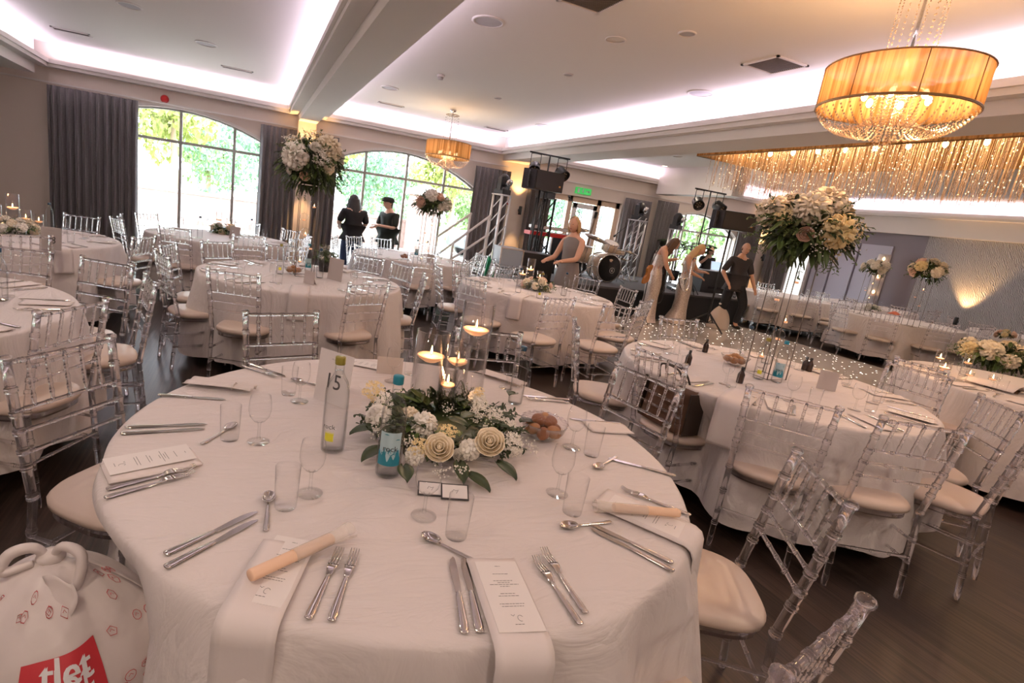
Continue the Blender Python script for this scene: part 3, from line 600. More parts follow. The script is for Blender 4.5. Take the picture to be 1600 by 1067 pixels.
# ================================================================ chairs
def knuck(m, p0, p1, r, ks, n=10, cap0=False, cap1=False):
    """acrylic bamboo rod: plain tube with thin raised rings"""
    p0, p1 = Vector(p0), Vector(p1); L_ = (p1-p0).length; pr = [(r*.96, 0)]
    for k in sorted(ks):
        z = k*L_
        pr += [(r*.985, z-.0125), (r, z-.010), (r*1.22, z-.0075), (r*1.22, z-.003), (r*1.02, z), (r*1.22, z+.003), (r*1.22, z+.0075), (r, z+.010), (r*.985, z+.0125)]
    pr += [(r*.96, L_)]
    if cap1: pr += [(r*1.25, L_+.001), (r*1.28, L_+.012), (r*.9, L_+.018)]
    m.lathe(pr, n, p0, p1-p0); return m
def make_chair():
    t = thing('chiavari_chair', 'x', 'chair')
    xb, yb = .178, -.195
    q = MB(); prof = [(0, .418), (.188, .418), (.203, .428), (.205, .447), (.192, .463), (.12, .472), (0, .475)]
    n = 40; vs = []
    def sup(a, r, e=3.2):
        c, s = cos(a), sin(a); k = (abs(c)**e+abs(s)**e)**(-1/e); wx = 1.0+.07*s
        return r*k*c*wx, r*k*s
    for r_, z in prof:
        for i in range(n):
            x, y = sup(2*pi*i/n, r_) if r_ > 0 else (0, 0); vs.append((x, y+.0, z))
    fs = [(k*n+i, k*n+(i+1) % n, (k+1)*n+(i+1) % n, (k+1)*n+i) for k in range(len(prof)-1) for i in range(n)]
    q.add(vs, fs); q.ob('seat_cushion', CUSH, t)
    q = MB()
    for r_, z0_, z1_ in ((.192, .392, .414),):
        vs = []; 
        for rr_, zz in ((r_, z0_), (r_, z1_), (r_-.03, z1_), (r_-.03, z0_), (r_, z0_)):
            for i in range(n):
                x, y = sup(2*pi*i/n, rr_); vs.append((x, y, zz))
        q.add(vs, [(k*n+i, k*n+(i+1) % n, (k+1)*n+(i+1) % n, (k+1)*n+i) for k in range(4) for i in range(n)], 0, False)
    q.ob('seat_frame', ACR, t)
    T1_, T2_ = {}, {}
    for s in (-1, 1):
        knuck(MB(), (s*.188, .185, 0), (s*.178, .178, .40), .0135, (.25, .62, .9), 10).ob('front_leg', ACR, t)
        a, b, c = Vector((s*.178, -.235, 0)), Vector((s*xb, yb, .44)), Vector((s*.188, -.272, .905))
        q = MB(); knuck(q, a, b, .0145, (.30, .72), 10); knuck(q, b, c, .0155, (.02, .24, .36, .50, .63, .80), 12, cap1=True); q.ob('back_post', ACR, t)
    P = lambda z: yb+(-.272-yb)*(z-.44)/(.905-.44)
    W_ = lambda z: xb+.010*(z-.44)/.465
    for z, k in ((.898, (.12, .31, .5, .69, .88)), (.742, (.1, .3, .5, .7, .9)), (.672, (.1, .3, .5, .7, .9)), (.60, (.1, .3, .5, .7, .9))):
        knuck(MB(), (-W_(z), P(z), z), (W_(z), P(z), z), .0088 if z > .85 else .0072, k, 8).ob('back_rail', ACR, t)
    sp = knuck(MB(), (0, P(.742), .742), (0, P(.898), .898), .0062, (.2, .42, .64, .84), 8).mesh('spindle', ACR)
    for i in range(5): link(sp, 'spindle', t, ((i-2)*.061, 0, 0))
    for a, b in (((-.182, .18, .27), (.182, .18, .27)), ((-.184, .183, .16), (.184, .183, .16)), ((-.178, -.222, .22), (.178, -.222, .22)),
                 ((-.18, -.22, .30), (-.18, .18, .30)), ((.18, -.22, .30), (.18, .18, .30)), ((-.18, -.225, .19), (-.182, .18, .19)), ((.18, -.225, .19), (.182, .18, .19))):
        knuck(MB(), a, b, .0075, (.25, .5, .75), 8).ob('stretcher', ACR, t)
    return t
CHAIR = make_chair(); chair_used = [False]; LABELS = {}
def uniq(l):
    LABELS[l] = LABELS.get(l, 0)+1
    return l
def chair_at(o, face, label, group, scale=1):
    """o = point under the seat, face = direction the sitter looks (radians)"""
    rz = face-pi/2; uniq(label)
    if not chair_used[0]:
        chair_used[0] = True; c = CHAIR; c.location = (o[0], o[1], 0); c.rotation_euler = (0, 0, rz); c['label'] = label
    else: c = clone(CHAIR, (o[0], o[1], 0), rz, label)
    c['group'] = group
    return c
def chair_back(m, face, label, group):     # m = middle of the top rail
    return chair_at((m[0]+.27*cos(face), m[1]+.27*sin(face)), face, label, group)
# ================================================================ tables
TABS = {'main': (.572, 1.658), 'right': (3.30, 2.44), 'mid': (.50, 5.2), 'candle': (3.30, 5.65), 'far2': (2.44, 8.2), 'far1': (-.37, 8.2),
        'thirteen': (-2.15, 6.27), 'leftedge': (-1.77, 3.24), 'rightedge': (6.15, 2.15), 'FA': (11.15, 6.0), 'FB': (11.35, 8.4), 'FC': (13.45, 5.0), 'FD': (13.6, 8.0)}
TN = {'main': 'the foreground table', 'right': 'the right table', 'mid': 'the centre-left table', 'candle': 'the candlelit table', 'far2': 'the second-window table', 'far1': 'the first-window table',
      'thirteen': 'the number 13 table', 'leftedge': 'the left-edge table', 'rightedge': 'the right-edge table', 'FA': 'the distant orange-napkin table', 'FB': 'the distant dance-floor table', 'FC': 'the distant amber-flower table', 'FD': 'the distant candle-column table'}
def tablecloth_mb(seed, r=.925, ztop=.76, zb=.10, amp=1.0, dent=None):
    g = random.Random(seed); ph = [g.uniform(0, 6.28) for _ in range(5)]; fr = [9, 13, 17, 5, 24]; am = [.034, .030, .020, .026, .008]
    m = MB(); n = 180; rows = [(0, 0), (.2, 0), (.4, 0), (.6, 0), (.75, 0), (.88, 0), (.96, 0), (.985, .001), (.997, .005), (1.001, .013), (1.004, .03), (1.007, .08), (1.01, .16), (1.015, .28), (1.02, .40), (1.03, .52), (1.035, ztop-zb)]
    vs = []; fs = []
    for k, (f, d) in enumerate(rows):
        for i in range(n):
            a = 2*pi*i/n; w_ = sum(am[j]*(abs(sin(a*fr[j]/2+ph[j]))*2-1 if j < 3 else sin(a*fr[j]+ph[j])) for j in range(5))
            q = r*f+(w_+.02)*amp*min(1, d/.45)**.8; zz = ztop-d+(0 if k < len(rows)-1 else .018*sin(a*7+ph[0]))
            if f < .95: zz += .0012*sin(q*31*cos(a)+ph[1])*sin(q*23*sin(a)+ph[2])*(f > 0)
            if dent and d > .05: q -= dent[1]*math.exp(-(((a-dent[0]+pi) % (2*pi)-pi)/.34)**2)*min(1, (d-.05)/.14)
            vs.append((q*cos(a), q*sin(a), zz))
    for k in range(len(rows)-1):
        for i in range(n):
            j = (i+1) % n; fs.append((k*n+i, k*n+j, (k+1)*n+j, (k+1)*n+i))
    return m.add(vs, fs)
TBLACK = mat('black_table_metal', (.015, .015, .016), .4); TWOOD = mat('plywood_top', (.35, .25, .17), .6)
tb = thing('round_table', 'x', 'table'); MB().lathe([(0, .722), (.90, .722), (.905, .735), (.90, .748), (0, .748)], 48).ob('tabletop', TWOOD, tb)
MB().cyl((0, 0, .04), (0, 0, .72), .045).ob('pedestal', TBLACK, tb)
for i in range(4):
    a = pi/4+pi/2*i; MB().box((.25*cos(a), .25*sin(a), .035), (.5, .06, .03), rz=a).ob('foot', TBLACK, tb); MB().cyl((.62*cos(a), .62*sin(a), 0), (.62*cos(a), .62*sin(a), .72), .017).ob('leg', TBLACK, tb)
cloths = [tablecloth_mb(s, zb=zb).mesh('tablecloth', LINEN) for s, zb in ((1, .12), (2, .14), (3, .10))]
cloths.append(tablecloth_mb(9, zb=.12, dent=(R(183), .22)).mesh('tablecloth', LINEN))
cloths.append(tablecloth_mb(7, zb=.10, amp=1.25, dent=(R(194.6), .20)).mesh('tablecloth', LINEN))
first = True
for i, (k, (x, y)) in enumerate(TABS.items()):
    lab = 'round banquet table hidden under white linen, ' + TN[k]
    if first: tb.location = (x, y, 0); tb['label'] = lab; tb['group'] = 'round banquet tables'; first = False
    else: clone(tb, (x, y, 0), .3*i, lab)
    o = link(cloths[4 if k == 'main' else 3 if k == 'right' else i % 3], 'tablecloth', None, (x, y, 0), (0, 0, 0 if k == 'right' else .7*i)); tag(o, 'white linen cloth hanging to the floor over ' + TN[k], 'tablecloth', 'white round tablecloths')
VIEW = pi/2-.3896
def side(phi):
    """plain words for a direction (deg) seen from the camera"""
    rel = ((R(phi)-VIEW+pi) % (2*pi))-pi; d = math.degrees(rel)
    for lim, s in ((12, 'farthest point'), (32, 'far side, slightly %s'), (52, 'far %s side'), (72, 'rear %s side'), (92, '%s side'), (112, 'front %s side'), (132, 'near %s side'), (160, 'near side, slightly %s'), (181, 'nearest point')):
        if abs(d) <= lim: return s % ('left' if d > 0 else 'right') if '%' in s else s
def chairs(k, spec, grp):
    cx_, cy_ = TABS[k]
    for s in spec:
        phi, dist = s[0], (s[1] if len(s) > 1 else 1.24); tw = s[2] if len(s) > 2 else 0
        m = (cx_+dist*cos(R(phi)), cy_+dist*sin(R(phi)))
        chair_back(m, R(phi)+pi+R(tw), 'clear chair with cream pad, %s of %s' % (side(phi), TN[k]), grp)
G0 = 'clear acrylic chairs around the white tables'
def chair_px(k, a, b, label, flip=False, z=.9):
    A, B = T(*a, z), T(*b, z); m = (A+B)/2; d = B-A; n1 = Vector((-d.y, d.x, 0)); c = Vector((*TABS[k], z))
    f = n1 if n1.dot(c-m) > 0 else -n1
    if flip: f = -f
    chair_back((m.x, m.y), atan2(f.y, f.x), label, G0)
chair_px('main', (17, 565), (169, 532), 'clear acrylic chair at the left of the foreground table, its pad half under the cloth')
chair_px('main', (1244, 710), (1324, 792), 'large clear acrylic chair at the right of the foreground table, cream pad in full view')
chair_px('main', (1345, 947), (1219, 1061), 'clear acrylic chair cut off by the bottom edge at the right of the foreground table')
chair_px('main', (968, 572), (1057, 608), 'clear acrylic chair behind the right edge of the foreground table, before the brown bag')
chair_px('main', (388, 491), (491, 491), 'clear acrylic chair behind the foreground table, left of the green capped bottle')
chair_px('main', (739, 517), (791, 522), 'clear acrylic chair behind the tall candle vase at the foreground table')
chair_back((2.25, 2.32), R(2), 'clear acrylic chair that carries the brown leather bag', G0)
chair_px('right', (1178, 609), (1302, 640), 'clear acrylic chair facing the right table directly below its bottles')
chair_px('right', (1385, 657), (1506, 676), 'clear acrylic chair at the near right of the right table, pad pointing at the camera')
chair_px('right', (1542, 624), (1586, 644), 'narrow seen clear acrylic chair at the right side of the right table')
chair_px('right', (1397.5, 569.5), (1476, 590.6), 'clear acrylic chair between the right table and the candle table at the edge')
chair_px('right', (1036, 497), (1087, 502), 'clear acrylic chair behind the right table on the edge of the dance floor')
chairs('right', [(-76, 1.27), (150, 1.3)], G0)
chair_px('leftedge', (62, 492), (162, 472.5), 'clear chair at the near right of the left-edge table, above the front left chair')
chair_px('leftedge', (138, 405), (197, 415), 'clear chair, back to camera, between the left-edge table and number 13 table')
chair_px('mid', (545, 446), (608, 446), 'clear chair at the near right of the centre-left table, pad before its cloth')
chair_px('mid', (330.5, 422), (399.5, 432), 'clear chair at the near left of the centre-left table, pad before its cloth')
chairs('leftedge', [(16, 1.28), (73, 1.2)], G0); chairs('thirteen', [(-67, 1.25), (74, 1.2), (-20, 1.3)], G0)
chairs('mid', [(-158, 1.22), (168, 1.2), (-14, 1.15), (24, 1.2), (48, 1.2), (132, 1.2), (96, 1.2)], G0)
chairs('far1', [(-174, 1.2), (-150, 1.3), (-112, 1.2), (-72, 1.2), (-35, 1.2), (2, 1.2), (38, 1.25), (75, 1.3), (110, 1.25), (145, 1.25)], G0)
chairs('far2', [(-140, 1.2), (-100, 1.25), (-62, 1.25), (-30, 1.3), (5, 1.25), (60, 1.3), (100, 1.3), (128, 1.25), (160, 1.25)], G0)
chair_px('candle', (850, 466), (901, 468), 'clear acrylic chair with cream pad directly before the candlelit table')
chairs('candle', [(-150, 1.35), (172, 1.25), (120, 1.2), (-91, 1.65), (-58, 1.34), (-8, 1.25), (28, 1.3), (80, 1.3)], G0)
chairs('rightedge', [(170, 1.3)], G0)
for k in ('FA', 'FB', 'FC', 'FD'): chairs(k, [(-160,), (-124,), (-88,), (-52,), (165,), (125,), (60,), (10,)][:8 if k in ('FA', 'FB') else 6], 'clear acrylic chairs around the distant tables')
# white spare chairs by the window near the stage
for i, (x, y, a, l) in enumerate(((3.10, 7.15, 2.6, 'spare clear chair standing askew beside the green cloth near the flight case'), (4.15, 7.95, .6, 'spare clear chair nearest the foot of the white stair rail'), (3.15, 6.72, 2.0, 'spare clear chair just behind the candlelit table at its left'))):
    chair_at((x, y), a, l, G0)
# ================================================================ tableware prototypes (first use moves the prototype, then copies)
ZT = 0.7615
PROTO = {}
def put(kind, loc, rz, label, group=None, rot=None, scale=None):
    e = PROTO[kind]; loc = (loc[0], loc[1], loc[2] if len(loc) > 2 else ZT)
    if not e[1]:
        e[1] = True; o = e[0]; o.location = loc; o.rotation_euler = rot or (0, 0, rz); o['label'] = label
        if scale: o.scale = (scale,)*3 if isinstance(scale, (int, float)) else scale
    else: o = clone(e[0], loc, rz, label, rot=rot, scale=scale)
    if group: o['group'] = group
    elif 'group' in o.keys(): del o['group']
    return o
def proto_mesh(kind, mb, m, cat): o = mb.ob(kind, m); tag(o, 'x', cat); PROTO[kind] = [o, False]
def proto_thing(kind, cat): t = thing(kind, 'x', cat); PROTO[kind] = [t, False]; return t
# cutlery: +y points to the table centre, origin at the middle, lying on z = 0
def handle(m, y0, y1, w0, w1):
    m.sheet(lambda u, v: (lambda w_: (w_*cos(2*pi*u), y0+(y1-y0)*v, .0032+.0034*sin(2*pi*u)*(1-.25*v)))((w0+(w1-w0)*v)*(1 if .04 < v < .99 else .6)), 10, 12)
    m.ball((0, y0, .0034), (w0*.95, .006, .0033), 10, 6)
k = MB(); handle(k, -.115, -.005, .0105, .0065)
bl = [(-.006, 0), (-.0075, .02), (-.011, .05), (-.012, .08), (-.008, .105), (.0, .118), (.004, .112), (.0065, .08), (.007, .03), (.0065, 0)]
k.prism([(x*.95, y-.006) for x, y in bl], .0015, .0033, smooth=False); proto_mesh('table_knife', k, STEEL, 'knife')
k = MB(); handle(k, -.105, .02, .0095, .0045)
k.sheet(lambda u, v: (.0035*(1-v)*(2*u-1)*1.6+.0125*v*(2*u-1), .015+.035*v, .003+.007*sin(pi*v*.8)), 6, 6, .0018)
for i in range(4):
    x = (i-1.5)*.0062; k.tube([(x*1.05, .048, .0085), (x*1.08, .066, .005), (x, .085, .0045), (x*.95, .104, .011)], [.0019, .0018, .0016, .0009], 6)
proto_mesh('table_fork', k, STEEL, 'fork')
k = MB(); handle(k, -.085, .03, .0075, .0035)
def bowl(u, v):
    a = 2*pi*u; r = v; y = .055+.026*r*cos(a)*(1.12 if cos(a) < 0 else 1); x = .017*r*sin(a); return (x, y, .010-.0085*(1-r*r))
k.sheet(bowl, 20, 6, .0012); proto_mesh('teaspoon', k, STEEL, 'spoon')
# glasses
t = proto_thing('wine_glass', 'glass')
MB().lathe([(.001, .002), (.033, .0005), (.034, .002), (.018, .006), (.007, .012)], 28, cap=False).ob('foot', GLS, t)
MB().lathe([(.006, .010), (.0042, .025), (.0042, .055), (.006, .066), (.009, .070)], 16, cap=False).ob('stem', GLB, t)
MB().lathe([(.003, .066), (.018, .072), (.030, .088), (.0345, .108), (.0335, .132), (.0300, .155), (.0290, .1555)], 32, cap=False).ob('bowl', GLS, t)
t = proto_thing('tumbler', 'glass')
MB().lathe([(.001, .001), (.026, .001), (.0275, .004), (.0315, .114), (.0300, .115)], 32, cap=False).ob('body', GLS, t)
MB().lathe([(.0268, .0095), (.001, .0085)], 28, cap=False).ob('thick_base', GLS, t)
# bottle
def bottle(kind, capcol, label_fn):
    t = proto_thing(kind, 'bottle')
    pr = [(.001, .004), (.030, .001), (.0365, .006), (.0375, .02), (.0375, .185), (.0365, .205), (.0300, .232), (.0190, .250), (.0145, .262), (.0135, .290), (.0150, .294), (.0150, .300), (.0125, .302)]
    MB().lathe(pr, 36, cap=False).ob('glass', GLB, t)
    MB().lathe([(.001, .006), (.034, .008), (.0345, .185), (.033, .205), (.026, .230), (.0125, .248), (.0115, .268), (.001, .268)], 30, cap=False).ob('water', WATER, t)
    MB().lathe([(.0152, .288), (.0158, .290), (.0158, .310), (.0145, .3125), (.0, .3125)], 28).ob('cap', capcol, t)
    label_fn(t); return t
TEAL = mat('teal_print', (.01, .20, .27), .5); SKYB = mat('pale_blue_label', (.42, .58, .62), .5); YEL = mat('yellow_print', (.70, .66, .04), .5); OLIVE = mat('olive_cap', (.26, .22, .03), .4)
def wrap(mb, R_, a0):                       # bend a flat mesh (x along arc, y up) round a cylinder, facing angle a0
    for v in mb.v:
        a = a0+v.x/R_; r = R_+v.z; v.x, v.y, v.z = r*cos(a), r*sin(a), v.y
    return mb
def rect(x0, y0, x1, y1, n=14): return MB().sheet(lambda u, v: (x0+(x1-x0)*u, y0+(y1-y0)*v, 0), n, 2)
def lab_blue(t):
    t = wrap(rect(-.034, .050, .034, .150, 20), .0380, 0).ob('label', SKYB, t)
    q = MB(); g = random.Random(2)
    q.sheet(lambda u, v: (-.036+.072*u, .046+(.032+.010*sin(9*u)+.012*sin(23*u+1))*v, .0004), 24, 2)
    for i in range(26):
        x = g.uniform(-.026, .026); y = .076+g.uniform(0, .016); a = g.uniform(0, 3); l = g.uniform(.005, .012)
        q.sheet(lambda u, v: (x+l*cos(a)*u-.002*v*sin(a), y+l*abs(sin(a))*u+.002*v, .0006), 3, 1)
    for x, y in ((-.012, .142), (.022, .128)): q.sheet(lambda u, v: (x-.008+.016*u, y+.003*sin(pi*u)*v, .0005), 6, 1)
    wrap(q, .0382, 0).ob('printed_wave', TEAL, t)
    w_ = text_mb('rock', .024, .0001); 
    for v in w_.v: v.y += .1; v.z += .0012
    wrap(w_, .0382, 0.05).ob('printed_word', INK, t)
def lab_yellow(t):
    q = MB(); g = random.Random(4); q.sheet(lambda u, v: (-.015+.028*u, .046+.026*v, .0004), 6, 2)
    for i in range(16): q.add([(-.015+.0018*i, .070, .0004), (-.0135+.0018*i, .070, .0004), (-.0142+.0018*i, .078+g.uniform(0, .006), .0004)], [(0, 1, 2)], 0, False)
    wrap(q, .0380, 0).ob('printed_splash', YEL, t)
    w_ = text_mb('rock', .022, .0001)
    for v in w_.v: v.y += .094; v.z += .0008
    wrap(w_, .0380, -.12).ob('printed_word', INK, t)
bottle('blue_bottle', TEAL, lab_blue); bottle('yellow_bottle', OLIVE, lab_yellow)
bottle('plain_bottle', mat('dark_blue_cap', (.01, .05, .10), .4), lambda t: None)
# menu card: black text lines; origin at its centre, 99 x 210 mm
def text_lines(m, x0, rows, z, seed=0):
    g = random.Random(seed)
    for y, w_ in rows:
        x = -w_/2
        while x < w_/2:
            l = g.uniform(.003, .009); m.add([(x, y-.0007, z), (min(x+l, w_/2), y-.0007, z), (min(x+l, w_/2), y+.0007, z), (x, y+.0007, z)], [(0, 1, 2, 3)], 0, False); x += l+.0016
    return m
t = proto_thing('menu_card', 'menu card'); cd_ = MB().b2((-.0495, -.105, 0), (.0495, .105, .0012)).ob('card', CARD, t)
m = text_lines(MB(), 0, [(.088, .012), (.062, .036), (.040, .044), (.034, .028), (.028, .066), (.022, .022), (.000, .034), (-.007, .046), (-.030, .054), (-.037, .048)], .0014)
m.tube([(-.012, -.060, .0014), (-.008, -.064, .0014), (-.004, -.060, .0014)], .0004, 4).tube([(.006+.006*cos(a/2), -.070+.008*sin(a/2), .0014) for a in range(1, 11)], .0004, 4)
m.join(text_lines(MB(), 0, [(-.086, .020)], .0014, 3)); m.ob('printed_text', INK, cd_)
# folded napkin runner (flat strip on the table); peach napkin roll
k = MB(); k.sheet(lambda u, v: ((u-.5)*.13, (v-.5)*.30, .004+.0015*sin(u*9+v*5)), 8, 14, .004); proto_mesh('folded_napkin', k, NAPK, 'napkin')
t = proto_thing('wafer_roll', 'paper roll'); MB().lathe([(0, -.10), (.013, -.10), (.0145, -.097), (.0145, .097), (.013, .10), (0, .10)], 18, (0, 0, .0145), (0, 1, 0), sy=.8).ob('roll', PAPER, t)
MB().sheet(lambda u, v: (.0158*cos(2*pi*u)*(1+.5*max(0, v-.75)*4*abs(sin(5*u))), .0+.155*v, .0145+.0135*sin(2*pi*u)*(1+1.2*max(0, v-.75))), 18, 14, .0004).ob('organza_wrap', mat('sheer_wrap', (.90, .82, .76), .6, alpha=.28), t)
k = MB(); k.sheet(lambda u, v: ((u-.5)*.10*(1-.4*v), (v-.5)*.26, .006+.016*abs(sin(7*u+2*v))*(.4+v*.6)), 12, 14, .002); k.tube([(.016*cos(a), .05+.004*sin(a), .012+.012*sin(a)) for a in [2*pi*i/12 for i in range(12)]], .004, 6, closed=True); proto_mesh('tied_napkin', k, NAPK, 'napkin')
# ---------------------------------------------------------------- flowers
PET = [mat('cream_petal', (.96, .84, .66), .55), mat('white_petal', (.94, .89, .82), .6), mat('yellow_petal', (.92, .74, .40), .6), mat('blush_petal', (.86, .58, .44), .6)]
LEAF = mat('dark_leaf', (.035, .055, .018), .38); LEAF2 = mat('mid_leaf', (.09, .14, .035), .45); STEMM = mat('stem_green', (.10, .13, .05), .6)
def rose_mb(seed=0):
    g = random.Random(seed); m = MB()
    for ring, (n, r, h, op) in enumerate(((3, .16, .78, .05), (4, .34, .80, .12), (5, .55, .76, .22), (6, .78, .66, .42), (7, .98, .50, .62))):
        for i in range(n):
            a0 = 2*pi*(i+g.uniform(-.15, .15))/n+ring*.7; w_ = 2*pi/n*.72
            def fn(u, v):
                a = a0+(u-.5)*2*w_*(.55+.45*sin(pi*min(v*.8+.1, 1))); q = .12+(r-.12)*sin(v*pi/2)**.7+op*.35*max(0, v-.7)*(1+.4*cos((u-.5)*6))
                return (q*cos(a), q*sin(a), -.45+(h+.45)*v-.12*abs(u-.5)*2*v+.02*sin(u*13+ring)-.25*op*max(0, v-.75))
            m.sheet(fn, 6, 5, .02)
    m.ball((0, 0, .35), (.12, .12, .4), 8, 6); return m
def ruffle_mb(seed=0, n=70, pet=.36):        # many petalled ball: chrysanthemum, hydrangea
    g = random.Random(seed); m = MB().ball((0, 0, 0), (.72, .72, .6), 12, 8)
    for i in range(n):
        z = 1-1.55*(i+.5)/n; ph = i*2.39996; s = sqrt(max(0, 1-z*z)); d = Vector((s*cos(ph), s*sin(ph), z*.85)); t1 = d.cross(Vector((0, .1, 1))).normalized(); t2 = d.cross(t1); a = g.uniform(0, 3)
        p = t1*cos(a)+t2*sin(a); q_ = d.cross(p); c = d*.68
        m.sheet(lambda u, v: c+q_*((u-.5)*pet*(.5+.8*sin(pi*v*.9)))+d*(.34*v)+p*(.22*v*v+.04*sin(u*6)), 3, 3, .02)
    return m
def cluster_mb(seed=0, n=60):                # small florets (stock, baby's breath)
    g = random.Random(seed); m = MB()
    for i in range(n):
        d = Vector((g.gauss(0, 1), g.gauss(0, 1), g.gauss(0, 1)+.3)).normalized()*g.uniform(.55, 1.0)
        s = g.uniform(.10, .17)
        for k in range(4):
            a = pi/2*k+g.random(); e = Euler((g.uniform(-.6, .6), g.uniform(-.6, .6), a)).to_matrix(); m.add([d+e @ Vector(q) for q in ((0, 0, 0), (s, -s*.5, s*.3), (s*1.5, 0, s*.5), (s, s*.5, s*.3))], [(0, 1, 2, 3)])
    return m
def leaf_at(m, p, d, L_, w_, g, mi=0, droop=.35):
    d = Vector(d).normalized(); s = d.cross(Vector((0, 0, 1)))
    s = s.normalized() if s.length > .01 else Vector((1, 0, 0)); up = s.cross(d); p = Vector(p)
    m.sheet(lambda u, v: p+d*L_*v+s*(u-.5)*w_*(sin(pi*min(.98, v*.93+.05))**.8)+up*(abs(u-.5)*w_*.35)-Vector((0, 0, droop*L_*v*v)), 4, 7, .0008, mi)
def twig(m, p, d, L_, g, s=.011, mi=0):
    pts = spline([p, Vector(p)+Vector(d)*L_*.5+Vector((0, 0, .03*L_)), Vector(p)+Vector(d)*L_], 4); m.tube(pts, .0012, 5, mi)
    for q in pts[2:]:
        for k in range(2): leaf_at(m, q, Vector((g.gauss(0, 1), g.gauss(0, 1), g.gauss(.2, .7))), s*g.uniform(1.4, 2.4), s*.9, g, mi, .1)
def fluff(m, c, r, g, n=60, mi=1):
    for i in range(n): m.ball(Vector(c)+Vector((g.gauss(0, .4), g.gauss(0, .4), g.gauss(0, .4)))*r, g.uniform(.0022, .004)*(r/.04)**.5, 5, 4, mi)
ROSE = [rose_mb(1).mesh('rose', PET[0]), rose_mb(2).mesh('rose', PET[3]), rose_mb(3).mesh('rose', PET[1])]
RUF = [ruffle_mb(1).mesh('chrysanthemum', PET[1]), ruffle_mb(2, 90, .30).mesh('hydrangea', PET[0]), ruffle_mb(3, 90, .30).mesh('hydrangea', PET[2]), ruffle_mb(4, 90, .30).mesh('hydrangea', PET[1])]
CLU = [cluster_mb(1).mesh('stock_flower', PET[1]), cluster_mb(2).mesh('stock_flower', PET[2])]
def flower(t, me, p, r, d=(0, 0, 1), sp=0):
    q = Vector((0, 0, 1)).rotation_difference(Vector(d).normalized()).to_euler(); e = (q.to_matrix() @ Matrix.Rotation(sp, 3, 'Z')).to_euler()
    return link(me, me.name.split('.')[0], t, p, e, r)
def flower_ball(name, loc, rx, rz, label, seed, fl=None, leafy=420, cat='flower arrangement'):
    g = random.Random(seed); t = thing(name, label, cat, loc); m = MB()
    for i in range(leafy):
        d = Vector((g.gauss(0, 1), g.gauss(0, 1), g.gauss(-.15, .8))).normalized(); p = Vector((d.x*rx, d.y*rx, d.z*rz))*g.uniform(.35, .95)
        leaf_at(m, p, d+Vector((g.gauss(0, .4), g.gauss(0, .4), g.gauss(0, .4))), g.uniform(.05, .10)*rx/.28, g.uniform(.022, .042)*rx/.28, g, 0 if g.random() < .6 else 1)
    for i in range(int(leafy*.10)):
        d = Vector((g.gauss(0, 1), g.gauss(0, 1), g.gauss(0, .5))).normalized(); twig(m, Vector((d.x*rx, d.y*rx, d.z*rz))*.7, d+Vector((0, 0, -.2)), .15*rx/.28, g, .012, 1)
    m.ball((0, 0, 0), (rx*.62, rx*.62, rz*.62), 14, 8); m.ob('foliage', [LEAF, LEAF2], t)
    for i, (kind, dx, dy, dz, r) in enumerate(fl or []):
        d = Vector((dx, dy, dz)).normalized(); me = {'r': ROSE[0], 'p': ROSE[1], 'w': ROSE[2], 'c': RUF[0], 'h': RUF[1], 'y': RUF[2], 'H': RUF[3], 's': CLU[0], 'S': CLU[1]}[kind]
        flower(t, me, (d.x*rx*.86, d.y*rx*.86, d.z*rz*.86), r, d, i)
    f = MB()
    for i in range(9):
        d = Vector((g.gauss(0, 1), g.gauss(0, 1), g.gauss(.3, .6))).normalized(); fluff(f, Vector((d.x*rx, d.y*rx, d.z*rz))*.98, .07*rx/.28, g, 36, 0)
    f.ob('small_white_blossom', PET[1], t)
    return t
def rand_flowers(seed, n, kinds, r0, r1):
    g = random.Random(seed); out = []
    for i in range(n):
        z = 1-1.5*(i+.5)/n; a = i*2.39996+g.uniform(-.3, .3); s = sqrt(max(0, 1-z*z)); out.append((kinds[g.randrange(len(kinds))], s*cos(a), s*sin(a), z, g.uniform(r0, r1)))
    return out
# ---------------------------------------------------------------- candles and vases
def cyl_vase(px, py, r, h, label, water, cz, cr, clabel, light=0, pos=None, stems=True):
    p = pos or T(px, py, ZT); p = Vector((p[0], p[1], ZT)); t = thing('cylinder_vase', label, 'vase', p)
    MB().lathe([(.001, .001), (r-.002, .001), (r, .004), (r, h), (r-.003, h+.001), (r-.0035, .012), (.001, .012)], 36, cap=False).ob('glass', GLS, t)
    if water: MB().lathe([(.001, .013), (r-.0045, .013), (r-.0045, water), (.001, water)], 32, cap=False).ob('water', WATER, t)
    if stems:
        g = random.Random(int(h*1000)); m = MB()
        for i in range(7): a = g.uniform(0, 6.3); m.tube(spline([(.6*r*cos(a), .6*r*sin(a), .015), (.2*r*cos(a+1), .2*r*sin(a+1), .05), (.5*r*cos(a+2.5), .5*r*sin(a+2.5), g.uniform(.09, .12))], 4), .0016, 5)
        fluff(m, (0, 0, .05), r*.8, g, 46, 1); fluff(m, (0, 0, .10), r*.6, g, 16, 1); m.ob('submerged_sprigs', [STEMM, PET[1]], t)
    if cz: candle(p+Vector((0, 0, cz)), cr, clabel, light)
    return t
